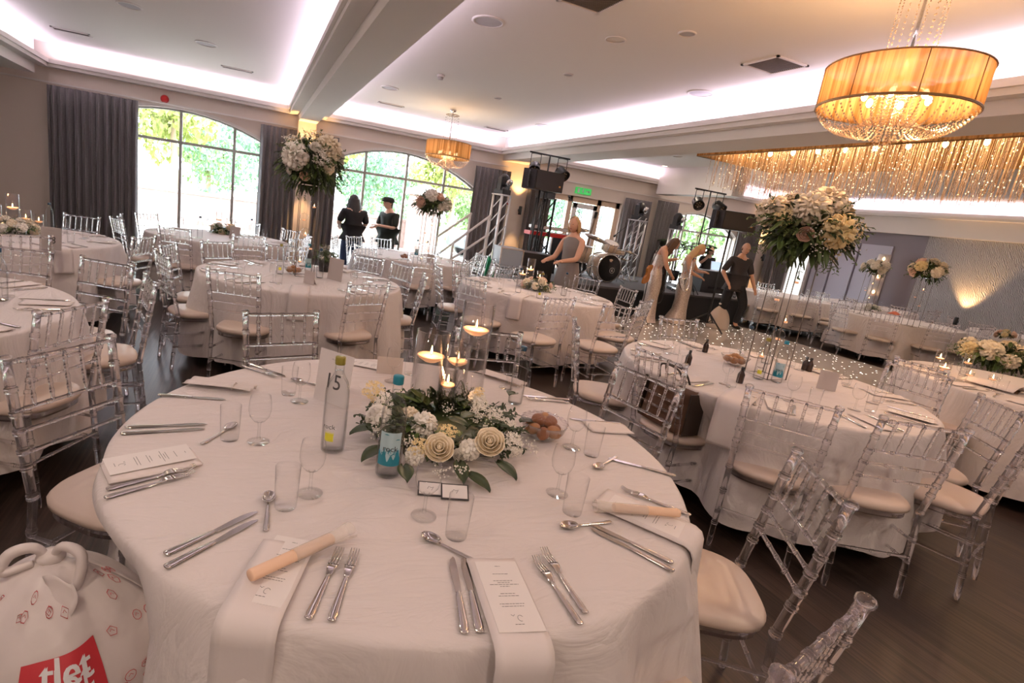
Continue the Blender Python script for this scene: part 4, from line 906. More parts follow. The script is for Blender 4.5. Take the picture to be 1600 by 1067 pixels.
def candle(p, r, label, light=0):
    t = thing('floating_candle', label, 'candle', p)
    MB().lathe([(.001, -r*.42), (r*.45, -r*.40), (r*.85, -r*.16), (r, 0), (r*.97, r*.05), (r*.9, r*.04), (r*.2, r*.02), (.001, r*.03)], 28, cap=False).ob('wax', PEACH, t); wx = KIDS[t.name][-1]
    MB().cyl((0, 0, r*.02), (0, .001, r*.02+.010), .0008, n=5).ob('wick', INK, wx)
    MB().lathe([(.0005, .008), (.0035, .013), (.0042, .018), (.0028, .028), (.0005, .040)], 10, (0, 0, r*.0), cap=False).ob('flame', FLAME, wx)
    if light: point('candle_flame_light', p+Vector((0, 0, .03+r*.02)), light, (1, .52, .22), .01)
    return t
# ================================================================ the foreground table
def ang(a, b, z=ZT): A, B = T(*a, z), T(*b, z); d = B-A; return (A+B)/2, atan2(d.y, d.x)-pi/2
def lay(kind, a, b, label, dz=0, **k):       # a = handle end pixel, b = tip pixel
    m, r = ang(a, b); m.z = ZT+dz; return put(kind, m, r, label, **k)
lay('table_knife', (201, 668), (323.5, 663.7), 'table knife, upper one of the pair at the left edge of the foreground table')
lay('table_knife', (191, 678), (322, 671), 'table knife, lower one of the pair at the left edge of the foreground table')
lay('table_knife', (256, 868), (408, 798), 'long table knife, upper of the two at the lower left of the foreground table')
lay('table_knife', (268, 883), (400, 815), 'long table knife, lower of the two at the lower left of the foreground table')
lay('table_knife', (726, 993), (706.6, 867), 'left knife of the pair beside the straight menu card')
lay('table_knife', (750, 993), (723, 865), 'right knife of the pair, touching the straight menu card')
lay('table_knife', (1046, 878), (920, 817), 'upper knife of the crossing pair at the lower right of the foreground table')
lay('table_knife', (1042, 888), (926, 827), 'lower knife of the crossing pair at the lower right of the foreground table')
lay('table_knife', (1050, 743), (951.6, 716.6), 'single knife pointing left near the right rim of the foreground table')
lay('table_fork', (170, 765), (305, 731), 'upper fork under the tilted menu at the left of the foreground table')
lay('table_fork', (171.6, 777), (300, 741), 'lower fork under the tilted menu at the left of the foreground table')
lay('table_fork', (483, 964), (531, 862), 'left fork of the upright pair at the bottom of the foreground table')
lay('table_fork', (516.7, 973), (556, 860), 'right fork of the upright pair at the bottom of the foreground table')
lay('table_fork', (904, 973), (836, 874), 'left fork of the slanting pair right of the straight menu card')
lay('table_fork', (916, 961), (846, 857), 'right fork of the slanting pair right of the straight menu card')
lay('table_fork', (1071, 803), (974, 766), 'fork lying along the upper edge of the right menu card')
lay('table_knife', (267, 619), (337, 624), 'knife under the tied napkin at the upper left rim of the foreground table')
lay('table_fork', (384, 574), (432, 590), 'fork at the top left rim of the foreground table')
lay('table_knife', (396, 571), (440, 587), 'knife beside the fork at the top left rim of the foreground table')
lay('table_knife', (878, 624), (825, 619), 'knife at the far right rim behind the bread bowl')
lay('table_fork', (880, 629), (828, 624), 'fork at the far right rim behind the bread bowl')
lay('table_knife', (952, 661), (905, 656), 'knife above the folded napkin behind the right wine glasses')
lay('teaspoon', (318, 693), (368, 664), 'teaspoon leaning out from under the left tumbler')
lay('teaspoon', (416, 821), (419.5, 777), 'teaspoon standing upright in view beside the lower left knives')
lay('teaspoon', (737, 876), (668, 841), 'teaspoon lying above the pair of knives at the bottom centre')
lay('teaspoon', (940, 818), (886, 824), 'teaspoon with shiny bowl left of the right menu card')
lay('teaspoon', (960, 716), (930, 733), 'small teaspoon at the tip of the single right knife')
lay('teaspoon', (494, 602), (470, 597), 'teaspoon half hidden behind the table number card')
G_ = 'wine glasses on the foreground table'
for b, l in (((661.6, 806), 'wine glass nearest the camera, in front of the cream roses'), ((484, 771), 'wine glass at the left beside the tall tumbler, below the green capped bottle'), ((403.6, 690), 'wine glass at the far left beside the tumbler with a spoon'), ((467.5, 627), 'wine glass at the upper left before the table number card'),
             ((870, 771), 'wine glass at the right beside the empty tumbler, below the bread bowl'), ((892.5, 699), 'wine glass directly right of the bread bowl'), ((790, 606), 'wine glass just left of the clear bottle behind the flowers'), ((612, 596), 'wine glass behind the grey folded card')):
    put('wine_glass', T(*b, ZT), 0, l, G_)
G_ = 'tumblers on the foreground table'
for b, l in (((712, 838), 'tumbler nearest the camera, above the straight menu card'), ((446, 792), 'tumbler at the lower left beside a wine glass'), ((358.6, 686), 'tumbler at the far left with a teaspoon showing behind it'), ((450.6, 616), 'tumbler at the upper left behind a wine glass'),
             ((923, 711), 'tumbler at the right behind the bread bowl wine glass'), ((893, 801), 'tumbler at the lower right touching the wine glass'), ((802, 594), 'tumbler behind the clear bottle at the back of the table'), ((640, 585), 'tumbler at the back, left of the candle vases')):
    put('tumbler', T(*b, ZT), 0, l, G_)
def face(p): return atan2(-p[1], -p[0])       # towards the camera
p = T(605, 741, ZT); put('blue_bottle', p, face(p)-.05, 'water bottle with a blue cap and blue wave label in front of the flowers')
p = T(519, 703, ZT); put('yellow_bottle', p, face(p)-.35, 'water bottle with an olive cap and yellow splash beside the table number')
p = T(804, 630, ZT); put('plain_bottle', p, 0, 'clear bottle with a dark blue cap behind the bread bowl', scale=.85)
m, r = ang((818, 1000), (771, 881)); put('menu_card', (m.x, m.y, ZT+.011), r, 'straight menu card with printed courses at the bottom edge of the foreground table')
m, r = ang((395, 951), (468, 846)); put('menu_card', (m.x, m.y, ZT+.009), r+.03, 'menu card under the peach roll at the lower left')
m, r = ang((168, 736), (297, 711)); put('menu_card', (m.x, m.y, ZT+.012), r, 'tilted menu card at the left rim above two forks')
m, r = ang((1066, 835), (950, 786)); put('menu_card', (m.x, m.y, ZT+.010), r, 'menu card under the peach roll at the right rim')
lay('wafer_roll', (363, 930), (536, 848), 'peach paper roll with sheer wrap lying on the lower left menu', .0125)
lay('wafer_roll', (1062, 815), (951, 806), 'peach paper roll lying on the right menu card', .0135)
lay('tied_napkin', (301, 598), (391, 613), 'white napkin gathered with a ring at the upper left rim', .004)
lay('tied_napkin', (768, 588), (800, 600), 'white napkin with a pale roll behind the candle vases at the back rim', .004)
# napkins that run off the table edge
def drape_napkin(a, b, w_, drop, label, z0=.765):
    A, B = T(*a, z0), T(*b, z0); d = (B-A); L_ = d.length; d.normalize(); s = Vector((-d.y, d.x, 0)); c = Vector((*TABS['main'], 0)); tot = L_+drop
    def fn(u, v):
        q = v*tot; o = s*((u-.5)*w_)
        if q < L_: p = A+d*q+o; return (p.x, p.y, z0+.0025+.001*sin(u*7))
        e = min((q-L_)/.03, 1); p = B+d*(.028*sin(e*pi/2))+o+d*(.014*min(1, (q-L_)/.2)); return (p.x, p.y, z0+.0025-(q-L_)*e*.98-.004*sin(e))
    o = MB().sheet(fn, 6, 40, .004).ob('draped_napkin', NAPK); return tag(o, label, 'napkin', 'napkins hanging over the table edges')
drape_napkin((766, 876), (816, 1006), .118, .27, 'folded white napkin hanging off the near edge beneath the straight menu')
drape_napkin((452, 851), (392, 962), .118, .30, 'folded white napkin hanging off the near left edge beneath the peach roll')
drape_napkin((937, 778), (1076, 838), .135, .24, 'folded white napkin hanging over the right rim under the menu card')
m, r = ang((915, 668), (983, 672)); put('folded_napkin', (m.x, m.y, ZT+.004), r, 'folded white napkin lying flat at the right rim behind the wine glasses', scale=(.8, .62, 1))
m, r = ang((175, 741), (296, 717)); put('folded_napkin', (m.x, m.y, ZT+.004), r, 'folded white napkin beneath the tilted menu at the left rim', scale=(.9, .75, 1))
m, r = ang((548, 566), (600, 576)); put('menu_card', (m.x, m.y, ZT+.006), r, 'white menu card at the back rim left of the grey card')
# table number card
def stand_card(a, b, h, txt, tsz, lean, label, m_=CARD, thick=.0015, nm='table_number_card', flip=False):
    A, B = (Vector((*T(*a, ZT)[:2], ZT)), Vector((*T(*b, ZT)[:2], ZT))) if len(a) == 2 else (Vector(a), Vector(b))
    d = (B-A); w_ = d.length; t = thing(nm, label, 'card', (A+B)/2, atan2(d.y, d.x), rot=(lean, 0, atan2(d.y, d.x)))
    MB().box((0, 0, h/2), (w_, thick, h)).ob('card', m_, t); cd_ = KIDS[t.name][-1]; MB().add([(-w_*.3, .002, h*.8), (w_*.3, .002, h*.8), (w_*.2, .06, .002+.06*math.tan(lean)*0), (-w_*.2, .06, .002)], [(0, 1, 2, 3)], 0, False).ob('strut', m_, t)
    if txt:
        q = text_mb(txt, tsz, .0003); q2 = MB()
        q2.join(q, Matrix.Translation((0, -thick/2-.0008, h*.42)) @ Matrix.Rotation(pi/2, 4, 'X')); q2.ob('printed_number', INK, cd_)
        f = MB(); 
        for x in (-.02, -.007, .006, .019): f.tube([(x, -thick/2-.0006, h*.84), (x+.004, -thick/2-.0006, h*.86), (x+.009, -thick/2-.0006, h*.84)], .0005, 4)
        f.ob('printed_name', INK, cd_)
    return t
stand_card((490, 621), (541, 640), .205, '15', .085, -.10, 'white table number card reading 15 behind the olive capped bottle')
stand_card((588, 583), (628, 586), .082, None, 0, -.08, 'blank grey folded card at the back of the foreground table', GREYCARD, nm='place_card')
def frame_card(a, b, h, label, zz=0):
    A, B = T(*a, ZT), T(*b, ZT); d = B-A; w_ = d.length; t = thing('framed_favour_card', label, 'card', (A+B)/2+Vector((0, 0, .002+zz)), 0, rot=(R(28), 0, atan2(d.y, d.x)))
    MB().box((0, 0, 0), (w_, h, .003)).ob('dark_border', INK, t); MB().box((0, 0, .0018), (w_-.008, h-.008, .002)).ob('picture', CARD, t); pc_ = KIDS[t.name][-1]
    f = MB(); f.tube([(-.008, -.002, .0032), (-.004, .006, .0032), (.003, .002, .0032), (.010, .005, .0032), (.004, -.006, .0032)], .0005, 4); f.ob('line_drawing', INK, pc_)
frame_card((688, 774), (731, 777), .050, 'small dark bordered card lying below the roses, in front', .012); frame_card((652, 768), (690, 771), .045, 'small dark bordered card half hidden behind the nearest wine glass', .010)
# candle vases
cyl_vase(661, 650, .064, .345, 'wide glass cylinder vase at the left of the candle group', .235, .247, .054, 'peach floating candle in the wide left vase', 1.0)
cyl_vase(725, 640, .064, .455, 'tallest glass cylinder vase at the right of the candle group', .335, .345, .054, 'peach floating candle high in the tallest vase', 1.2)
cyl_vase(692, 652, .036, .205, 'smallest slim glass vase at the front of the candle group', .13, .138, .031, 'small peach floating candle in the slim front vase', .6)
cyl_vase(706, 628, .050, .255, 'medium glass cylinder vase behind the slim front vase', .175, .185, .044, 'peach floating candle in the medium vase at the back', .5)
# flower ring
t = thing('table_flower_arrangement', 'low arrangement of cream roses, white blooms and dark leaves round the candle vases', 'flower arrangement', T(690, 678, ZT)); O_ = T(690, 678, ZT)
def fl(me, px, py, z, r, d=None, sp=0):
    p = T(px, py, ZT+z); d = d or (Vector((0, 0, H))-p).normalized()+Vector((0, 0, .5)); flower(t, me, p-O_, r, d, sp)
fl(ROSE[0], 765, 693, .085, .047); fl(ROSE[0], 686, 702, .075, .045, sp=1); fl(RUF[0], 662, 664, .09, .046); fl(RUF[0], 734, 702, .06, .035, sp=2); fl(ROSE[2], 718, 712, .04, .022)
fl(RUF[3], 592, 652, .07, .045); fl(CLU[1], 583, 610, .11, .042); fl(CLU[0], 600, 630, .10, .040); fl(CLU[0], 752, 641, .09, .046); fl(CLU[0], 775, 655, .08, .042); fl(CLU[1], 699, 676, .10, .032); fl(CLU[1], 655, 700, .07, .036)
fl(CLU[0], 802, 694, .06, .040); fl(CLU[0], 798, 672, .07, .034); fl(RUF[3], 648, 712, .05, .030); fl(RUF[1], 640, 650, .05, .036); fl(RUF[3], 745, 622, .09, .034); fl(CLU[1], 748, 612, .12, .022)
g = random.Random(8); m = MB()
for i in range(330):
    a = g.uniform(0, 2*pi); rr_ = g.uniform(.62, 1.02); p = Vector((.21*rr_*cos(a), .185*rr_*sin(a), g.uniform(.012, .085))); d = Vector((cos(a)+g.gauss(0, .5), sin(a)+g.gauss(0, .5), g.uniform(-.1, .6)))
    leaf_at(m, p, d, g.uniform(.045, .085), g.uniform(.022, .040), g, 0 if g.random() < .7 else 1, .25)
for px, py, z, dx, dy, l in ((590, 668, .05, -1, -.2, .10), (598, 700, .03, -.8, -.6, .10), (630, 728, .04, -.1, -1, .08), (716, 722, .03, -.2, -1, .11), (775, 722, .03, .3, -1, .10), (812, 660, .06, 1, .2, .09), (795, 618, .12, .6, .4, .06), (728, 740, .02, .5, -1, .10), (640, 655, .10, .3, -.6, .08), (700, 655, .12, .4, -.5, .08), (722, 655, .12, .5, .3, .08)):
    leaf_at(m, T(px, py, ZT+z)-O_, (dx, dy, .15), l, .05, g, 0, .3)
for i in range(64):
    a = g.uniform(0, 2*pi); p = Vector((.19*cos(a), .17*sin(a), g.uniform(.02, .07))); twig(m, p, Vector((cos(a), sin(a), g.uniform(-.1, .3))), g.uniform(.07, .13), g, .010, 0)
m.lathe([(.04, .004), (.16, .004), (.18, .02), (.15, .035), (.04, .035)], 24, sy=.9); m.ob('foliage', [LEAF, LEAF2], t)
m = MB()
for px, py, z in ((762, 668, .09), (800, 705, .04), (810, 688, .05), (590, 672, .06), (700, 640, .06), (738, 652, .10), (690, 735, .03), (720, 735, .035), (830, 700, .02), (640, 690, .08)): fluff(m, T(px, py, ZT+z)-O_, .032, g, 34, 0)
m.ob('small_white_blossom', PET[1], t)
# bread bowl
p = T(846, 684, ZT); t = thing('glass_bowl', 'clear glass bowl wrapped in film beside the flower arrangement', 'bowl', p)
MB().lathe([(.001, .002), (.035, .001), (.05, .006), (.078, .035), (.090, .068), (.088, .069), (.074, .036), (.047, .009), (.001, .005)], 36, cap=False).ob('glass', GLS, t)
g = random.Random(3); MB().sheet(lambda u, v: ((.092*v)*cos(2*pi*u), (.092*v)*sin(2*pi*u), .071+.020*(1-v*v)+.004*sin(17*u*6.28)*v+.003*sin(31*v)), 60, 8).ob('film_cover', CLING, t)
BRD = [mat('brown_roll', (.30, .12, .05), .55, bump=(60, .4, .003)), mat('golden_roll', (.45, .22, .09), .55, bump=(60, .4, .003))]
for i in range(9):
    a = 2*pi*i/6; q = .046 if i < 6 else .024; b = MB().ball((0, 0, 0), (.031, .025, .022), 14, 9).ob('bread_roll', BRD[i % 2], None, (p.x+q*cos(a), p.y+q*sin(a), ZT+(.036 if i < 6 else .066)+.004*(i % 2))); b.rotation_euler = (.2*i, .1, a)
    tag(b, 'brown bread roll inside the glass bowl on the foreground table', 'bread roll', 'bread rolls in the foreground glass bowl')
# ================================================================ settings on the other tables
DIR = {}
def setting(tk, phi, r=.925, wine=True, nap=True, menu=False):
    cx_, cy_ = TABS[tk]; a = R(phi); ux, uy = cos(a), sin(a); sx_, sy_ = -uy, ux; S = side(phi); N = TN[tk]
    if (tk, S) in DIR: return
    DIR[(tk, S)] = 1
    P_ = lambda rad, lat: (cx_+ux*rad+sx_*lat, cy_+uy*rad+sy_*lat, ZT+.0005)
    rz = a+pi/2; g = random.Random(int(phi*7)+len(tk)*31); j = lambda s=.02: g.uniform(-s, s)
    put('table_knife', P_(r-.16, .11+j()), rz+j(.15), 'knife laid at the %s of %s' % (S, N), 'knives on the set tables'); put('table_fork', P_(r-.16, -.12+j()), rz+j(.15), 'fork laid at the %s of %s' % (S, N), 'forks on the set tables')
    if wine: put('wine_glass', P_(r-.34, .10+j()), 0, 'wine glass at the %s of %s' % (S, N), 'wine glasses on the set tables')
    put('tumbler', P_(r-.32, .18+j()), 0, 'tumbler at the %s of %s' % (S, N), 'tumblers on the set tables')
    if nap: q = P_(r-.14, j()); put('folded_napkin', (q[0], q[1], ZT+.004), rz+j(.2), 'folded napkin at the %s of %s' % (S, N), 'napkins on the set tables', scale=(.8, .75, 1))
    if menu: q = P_(r-.15, j(.01)); put('menu_card', (q[0], q[1], ZT+.010), rz, 'menu card at the %s of %s' % (S, N), 'menu cards on the set tables')
for tk, n, off, mn in (('right', 10, 7, 1), ('mid', 10, 13, 1), ('candle', 10, 5, 0), ('leftedge', 9, 11, 0), ('thirteen', 9, 3, 0), ('far2', 8, 9, 0), ('far1', 8, 2, 0), ('rightedge', 6, 110, 0), ('FA', 6, 4, 0), ('FB', 6, 4, 0), ('FC', 6, 4, 0), ('FD', 5, 8, 0)):
    for i in range(n): setting(tk, off+i*360/n if tk != 'rightedge' else off+i*28, menu=mn and i % 2 == 0)
# tall flower stands
def stand(tk, zt, r, rz, label, flabel, seed, fl, off=(0, 0), legs=.12, balls=5, leafy=420, tilt=0):
    x, y = TABS[tk]; x += off[0]; y += off[1]; t = thing('flower_stand', label, 'flower stand', (x, y, ZT))
    STW = mat('stand_wire', (.20, .17, .15), .3, .8)
    for i in range(4):
        a = pi/4+pi/2*i; MB().cyl((legs*cos(a), legs*sin(a), .004), (legs*.95*cos(a), legs*.95*sin(a), zt-ZT), .0035, n=6).ob('rod', STW, t)
    for z in (.005, zt-ZT): MB().tube([(legs*cos(pi/4+pi/2*i), legs*sin(pi/4+pi/2*i), z) for i in range(4)], .0035, 6, closed=True).ob('square_hoop', STW, t)
    MB().box((0, 0, zt-ZT+.004), (legs*1.45, legs*1.45, .006)).ob('top_plate', CHROME, t)
    g = random.Random(seed)
    for i in range(balls):
        zz = zt-ZT-.16-.13*i; p = (.05*cos(i*2.2), .05*sin(i*2.2), max(.06, zz)); b = thing('hanging_glass_bauble', 'hanging glass tealight bauble, %s from top, in the stand on %s' % (('first', 'second', 'third', 'fourth', 'fifth', 'sixth')[i], TN[tk]), 'glass bauble', (x+p[0], y+p[1], ZT+p[2]), group='baubles hanging in the flower stands')
        MB().ball((0, 0, 0), .038, 20, 12).ob('globe', GLS, b); MB().cyl((0, 0, .037), (0, 0, (zt-ZT)-p[2]), .0006, n=4).ob('thread', STW, b)
        MB().lathe([(.001, -.034), (.014, -.033), (.014, -.022), (.001, -.022)], 12).ob('tealight', PEACH, b)
        if i % 2 == 0: MB().lathe([(.0005, -.02), (.003, -.015), (.0005, -.002)], 8, cap=False).ob('flame', FLAME, b)
    return flower_ball('tall_flower_arrangement', (x, y, zt+rz*.8), r, rz, flabel, seed, fl, leafy)
stand('right', 1.60, .285, .20, 'tall wire stand with hanging glass baubles on the right table', 'large arrangement of cream hydrangeas, roses and dark leaves on the tall right stand', 21,
      [('h', -.75, -.55, .75, .105), ('h', .1, -.35, 1, .115), ('h', .85, -.2, .85, .11), ('y', -.2, -1, -.05, .10), ('S', .5, -1, .1, .07), ('r', .75, -.8, -.35, .05), ('p', -.9, -.7, -.3, .045), ('S', .55, -.75, -.9, .06), ('h', .2, .8, .8, .11), ('h', -.7, .6, .5, .10), ('y', .9, .5, .3, .10), ('S', -1, -.1, .3, .06)], leafy=620, legs=.125)
stand('mid', 1.60, .29, .25, 'tall wire stand with hanging glass baubles on the table left of centre', 'tall ball of white hydrangeas and small white blossom above the table left of centre', 22,
      [('H', -.7, -.8, .15, .12), ('h', .55, -.6, .75, .12), ('r', .55, -1, -.15, .055), ('w', 0, -.9, .6, .05), ('p', -.35, -1, -.7, .045), ('S', .1, -.3, 1.1, .08), ('s', -.9, -.2, .7, .09), ('s', .2, -1, .2, .08), ('w', -.9, -.5, -.5, .035), ('H', .8, .4, .4, .11), ('h', -.5, .7, .6, .12)], leafy=640)
stand('far2', 1.50, .26, .17, 'tall wire stand with baubles on the far table before the second window', 'flower ball of blush and white blooms seen against the second window', 23,
      [('p', -.9, -.6, -.1, .08), ('H', -.3, -.8, .9, .10), ('p', .3, -.9, .7, .07), ('H', .95, -.5, .0, .10), ('w', .35, -1, -.3, .06), ('H', 0, .9, .5, .10)], leafy=300, off=(.05, -.5))
stand('FA', 1.52, .20, .13, 'tall stand on the distant table with the orange napkin', 'small white and green flower ball left of the candle column light', 24, rand_flowers(24, 9, 'HwH', .06, .08), leafy=160, balls=3, off=(TY(1366, 427, 6.25).x-11.15, .25))
stand('FC', 1.56, .24, .17, 'tall stand on the distant table before the textured wall', 'amber lit flower ball before the textured wallpaper', 25, rand_flowers(25, 10, 'hyhp', .07, .10), leafy=200, balls=3, off=(TY(1447, 432, 5.3).x-13.45, .3))
# low arrangements with candles
def low_arr(pos, label, seed, n=10, kinds='rhpS', r=.19, rz=.075, leafy=150, fr=(.035, .06)):
    return flower_ball('table_flower_arrangement', (pos[0], pos[1], ZT+rz*.85), r, rz, label, seed, rand_flowers(seed, n, kinds, *fr), leafy)
def candles(pos, spec, where, light=.8):
    for i, (dx, dy, r, h) in enumerate(spec):
        w_ = ('first', 'second', 'third', 'fourth', 'fifth', 'sixth')[i]; cyl_vase(0, 0, r, h, '%s glass candle vase from the left %s' % (w_, where), h*.6, h*.63, r*.84, 'candle in the %s vase from left %s' % (w_, where), light if i < 2 else 0, (pos[0]+dx, pos[1]+dy), stems=False)
p = T(838, 453, ZT); low_arr((p.x, p.y), 'low blush and amber arrangement on the candlelit table', 31, 11, 'prSh'); candles((p.x, p.y+.16), [(-.14, 0, .05, .26), (-.02, .03, .05, .36), (.11, 0, .04, .22)], 'on the candlelit table', 1.6)
p = T(22, 364, ZT); low_arr((p.x, p.y), 'low arrangement of pale blooms beside the number 13 card', 32, 10, 'hcSh'); candles((p.x-.02, p.y+.17), [(-.18, 0, .05, .24), (-.05, .03, .055, .36), (.07, -.02, .045, .22), (.17, 0, .04, .19)], 'on the number 13 table', 1.4)
p = T(352, 365, ZT); low_arr((p.x, p.y), 'low green and cream arrangement on the far table before the first window', 33, 8, 'HHr', .2, .07, 190); candles((p.x, p.y+.15), [(-.1, 0, .045, .30), (.05, 0, .05, .22)], 'on the far table before the first window', 0)
p = T(1560, 566, ZT); low_arr((p.x, p.y), 'wide amber lit arrangement of hydrangeas at the right edge', 34, 14, 'hyhh', .36, .10, 330, (.075, .11))
candles((5.62, 2.60), [(-.05, -.05, .045, .13), (.16, .10, .035, .20), (.34, -.02, .035, .20), (.05, .0, .03, .07), (.2, -.12, .03, .07), (.33, -.22, .03, .07)], 'on the right-edge table', 1.6)
p = T(506, 424, ZT); b = flower_ball('potted_plant', (p.x, p.y, ZT+.17), .11, .10, 'small bright green plant in a dark pot behind the white bottle', 35, [], 130, 'potted plant'); b.location.z -= .17; [setattr(k_, 'location', (0, 0, .17)) for k_ in KIDS[b.name]]; MB().lathe([(0, 0), (.05, 0), (.07, .12), (.06, .12), (0, .11)], 20).ob('pot', BLACK, b)
for k, px, py, lab, kd in (('p', 1568, 528, 'small amber flower bunch with lights at the far right', 'hyp'), ('q', 1362, 486, 'tiny cream flower bunch on the distant table', 'Hw')):
    p = T(px, py, ZT); flower_ball('table_flower_arrangement', (p.x, p.y, ZT+.06), .13, .06, lab, 36+px, rand_flowers(px, 7, kd, .04, .06), 60)
# bottles on other tables
for kd, px, py, lab in (('yellow_bottle', 1184, 592, 'bottle with yellow splash print on the right table'), ('blue_bottle', 1212, 597, 'bottle with blue print on the right table'), ('plain_bottle', 1160, 566, 'clear bottle at the left of the group on the right table'), ('plain_bottle', 1196, 568, 'clear bottle at the back of the group on the right table'),
                        ('plain_bottle', 499, 434, 'clear bottle with white cap beside the big blank card left of centre'), ('blue_bottle', 481, 424, 'bottle with a teal label behind the small card left of centre'), ('yellow_bottle', 437, 428, 'bottle with a yellow label left of the blush flowers'),
                        ('plain_bottle', 809, 457, 'clear bottle at the left of the candlelit table flowers'), ('plain_bottle', 880, 462, 'clear bottle at the right of the candlelit table flowers'), ('yellow_bottle', 842, 466, 'bottle with a yellow label in front of the candlelit table flowers'),
                        ('blue_bottle', 650, 402, 'bottle with a teal label on the far table before the second window'), ('plain_bottle', 665, 404, 'clear bottle on the far table before the second window'), ('plain_bottle', 312, 372, 'clear bottle on the far table before the first window'), ('plain_bottle', 392, 372, 'clear bottle at the right of the far table before the first window'),
                        ('plain_bottle', 78, 358, 'clear bottle behind the number 13 card'), ('plain_bottle', 1, 470, 'clear bottle at the left frame edge on the left edge table')):
    p = T(px, py, ZT); put(kd, p, face(p), lab, scale=.9 if py < 600 else 1)
BEER = mat('brown_glass', (.035, .018, .012), .12); 
def smallb(px, py, lab):
    p = T(px, py, ZT); t = thing('small_brown_bottle', lab, 'bottle', p); MB().lathe([(0, 0), (.020, 0), (.021, .005), (.021, .055), (.012, .075), (.0085, .082), (.0085, .098), (0, .098)], 18).ob('glass', BEER, t); MB().lathe([(.0098, .085), (.0098, .103), (0, .103)], 14).ob('cap', BLACK, t)
for px, py, lab in ((1101, 550, 'small brown bottle standing behind the napkins on the right table'), (1074, 570, 'small brown bottle by the glasses above the leather bag'), (1155, 598, 'small brown bottle near the folded napkin on the right table'), (1263, 580, 'small brown bottle at the right beside the grey card'), (1256, 578, 'second small brown bottle touching the one beside the grey card')): smallb(px, py, lab)
def bowl_at(px, py, lab, m_, blab, cat='roll', r=1):
    p = T(px, py, ZT); t = thing('glass_bowl', lab, 'bowl', p); MB().lathe([(.001, .002), (.03*r, .001), (.07*r, .035), (.085*r, .068), (.083*r, .069), (.066*r, .036), (.001, .006)], 28, cap=False).ob('glass', GLS, t)
    for i in range(6): a = i*1.05; q = .04 if i < 5 else .0; b = MB().ball((0, 0, 0), (.03*r, .024*r, .022*r), 10, 7).ob('bread_roll', m_, None, (p.x+q*r*cos(a*1.2), p.y+q*r*sin(a*1.2), ZT+.042+(.02 if i == 5 else 0))); b.rotation_euler = (0, 0, a); tag(b, blab, 'bread roll', blab.replace('bread roll', 'bread rolls'))
bowl_at(1146, 570, 'glass bowl of bread on the right table', BRD[1], 'golden bread roll in the bowl on the right table', r=1.15); bowl_at(458, 428, 'glass bowl of rolls on the table left of centre', BRD[1], 'blush brown bread roll in the bowl left of centre', r=1.1)
bowl_at(632, 405, 'glass bowl on the far table before the second window', BRD[0], 'dark bread roll in the bowl on the far table')
# cards
stand_card((63, 388), (96, 392), .19, '13', .085, -.08, 'beige table number card reading 13', GREYCARD)
stand_card((511, 435), (533, 441), .21, None, 0, -.08, 'tall blank pinkish card on the table left of centre', GREYCARD, nm='table_card')
stand_card((474, 441), (490, 446), .115, None, 0, -.08, 'small folded beige card in front of the teal bottle', GREYCARD, nm='place_card')
stand_card((358, 372), (374, 375), .17, None, 0, -.08, 'blank beige card before the green arrangement at the first window', GREYCARD, nm='table_card')
stand_card((666, 410), (677, 412), .13, None, 0, -.08, 'blank beige card on the far table before the second window', GREYCARD, nm='place_card')
stand_card((1275, 606), (1305, 612), .125, None, 0, -.08, 'square grey card on the right table', GREYCARD, nm='place_card')
# napkin hanging off the right table + brown bag on chair
def drape_at(tk, phi, w_, drop, label, r0=.62, r1=.915):
    cx_, cy_ = TABS[tk]; a = R(phi); d = Vector((cos(a), sin(a), 0)); s = Vector((-d.y, d.x, 0)); z0 = .766; A = Vector((cx_, cy_, 0))+d*r0; L_ = r1-r0; tot = L_+drop
    def fn(u, v):
        q = v*tot; o = s*((u-.5)*w_)
        if q < L_: p = A+d*q+o; return (p.x, p.y, z0)
        e = min((q-L_)/.03, 1); p = A+d*(L_+.04*sin(e*pi/2))+o+d*.02*min(1, (q-L_)/.2); return (p.x, p.y, z0-(q-L_)*e)
    tag(MB().sheet(fn, 5, 30, .004).ob('draped_napkin', NAPK), label, 'napkin', 'napkins hanging over the table edges')
drape_at('right', -150, .16, .26, 'white napkin hanging beside the brown leather bag'); drape_at('candle', -132, .15, .24, 'white napkin hanging at the left front of the candlelit table')
drape_at('mid', -97, .15, .22, 'napkin hanging at the near side of the table left of centre'); drape_at('thirteen', -48, .16, .22, 'napkin hanging at the near right of the number 13 table')
BAG = mat('brown_leather', (.12, .055, .028), .5, bump=(40, .3, .003)); BAG2 = mat('dark_leather_edge', (.03, .018, .012), .5)
bp = T(1062, 668, .48); t = thing('leather_bag', 'brown leather tote bag standing on a clear chair seat', 'bag', (2.42, 2.33, .478), R(-88))
def bagfn(w_, d_, h_):
    m = MB(); m.sheet(lambda u, v: (lambda e: ((w_/2)*e*(1 if False else 1)*max(-1, min(1, 1.25*cos(2*pi*u))), (d_/2)*(1-.55*v)*max(-1, min(1, 1.25*sin(2*pi*u))), h_*v))(1-.06*sin(pi*v)), 28, 8, .004); m.b2((-w_/2*.98, -d_/2*.98, 0), (w_/2*.98, d_/2*.98, .006)); return m
bagfn(.36, .14, .27).ob('body', BAG, t); MB().box((0, -.060, .16), (.26, .006, .12), rot=(-.12, 0, 0)).ob('front_pocket', BAG, t)
for s in (-1, 1): MB().box((s*.182, 0, .13), (.012, .12, .25)).ob('side_gusset', BAG2, t); MB().tube(spline([(-.09, s*.035, .25), (-.07, -.05+s*.02, .36), (.07, -.05+s*.02, .36), (.09, s*.035, .25)], 6), .006, 8).ob('handle', BAG2, t)
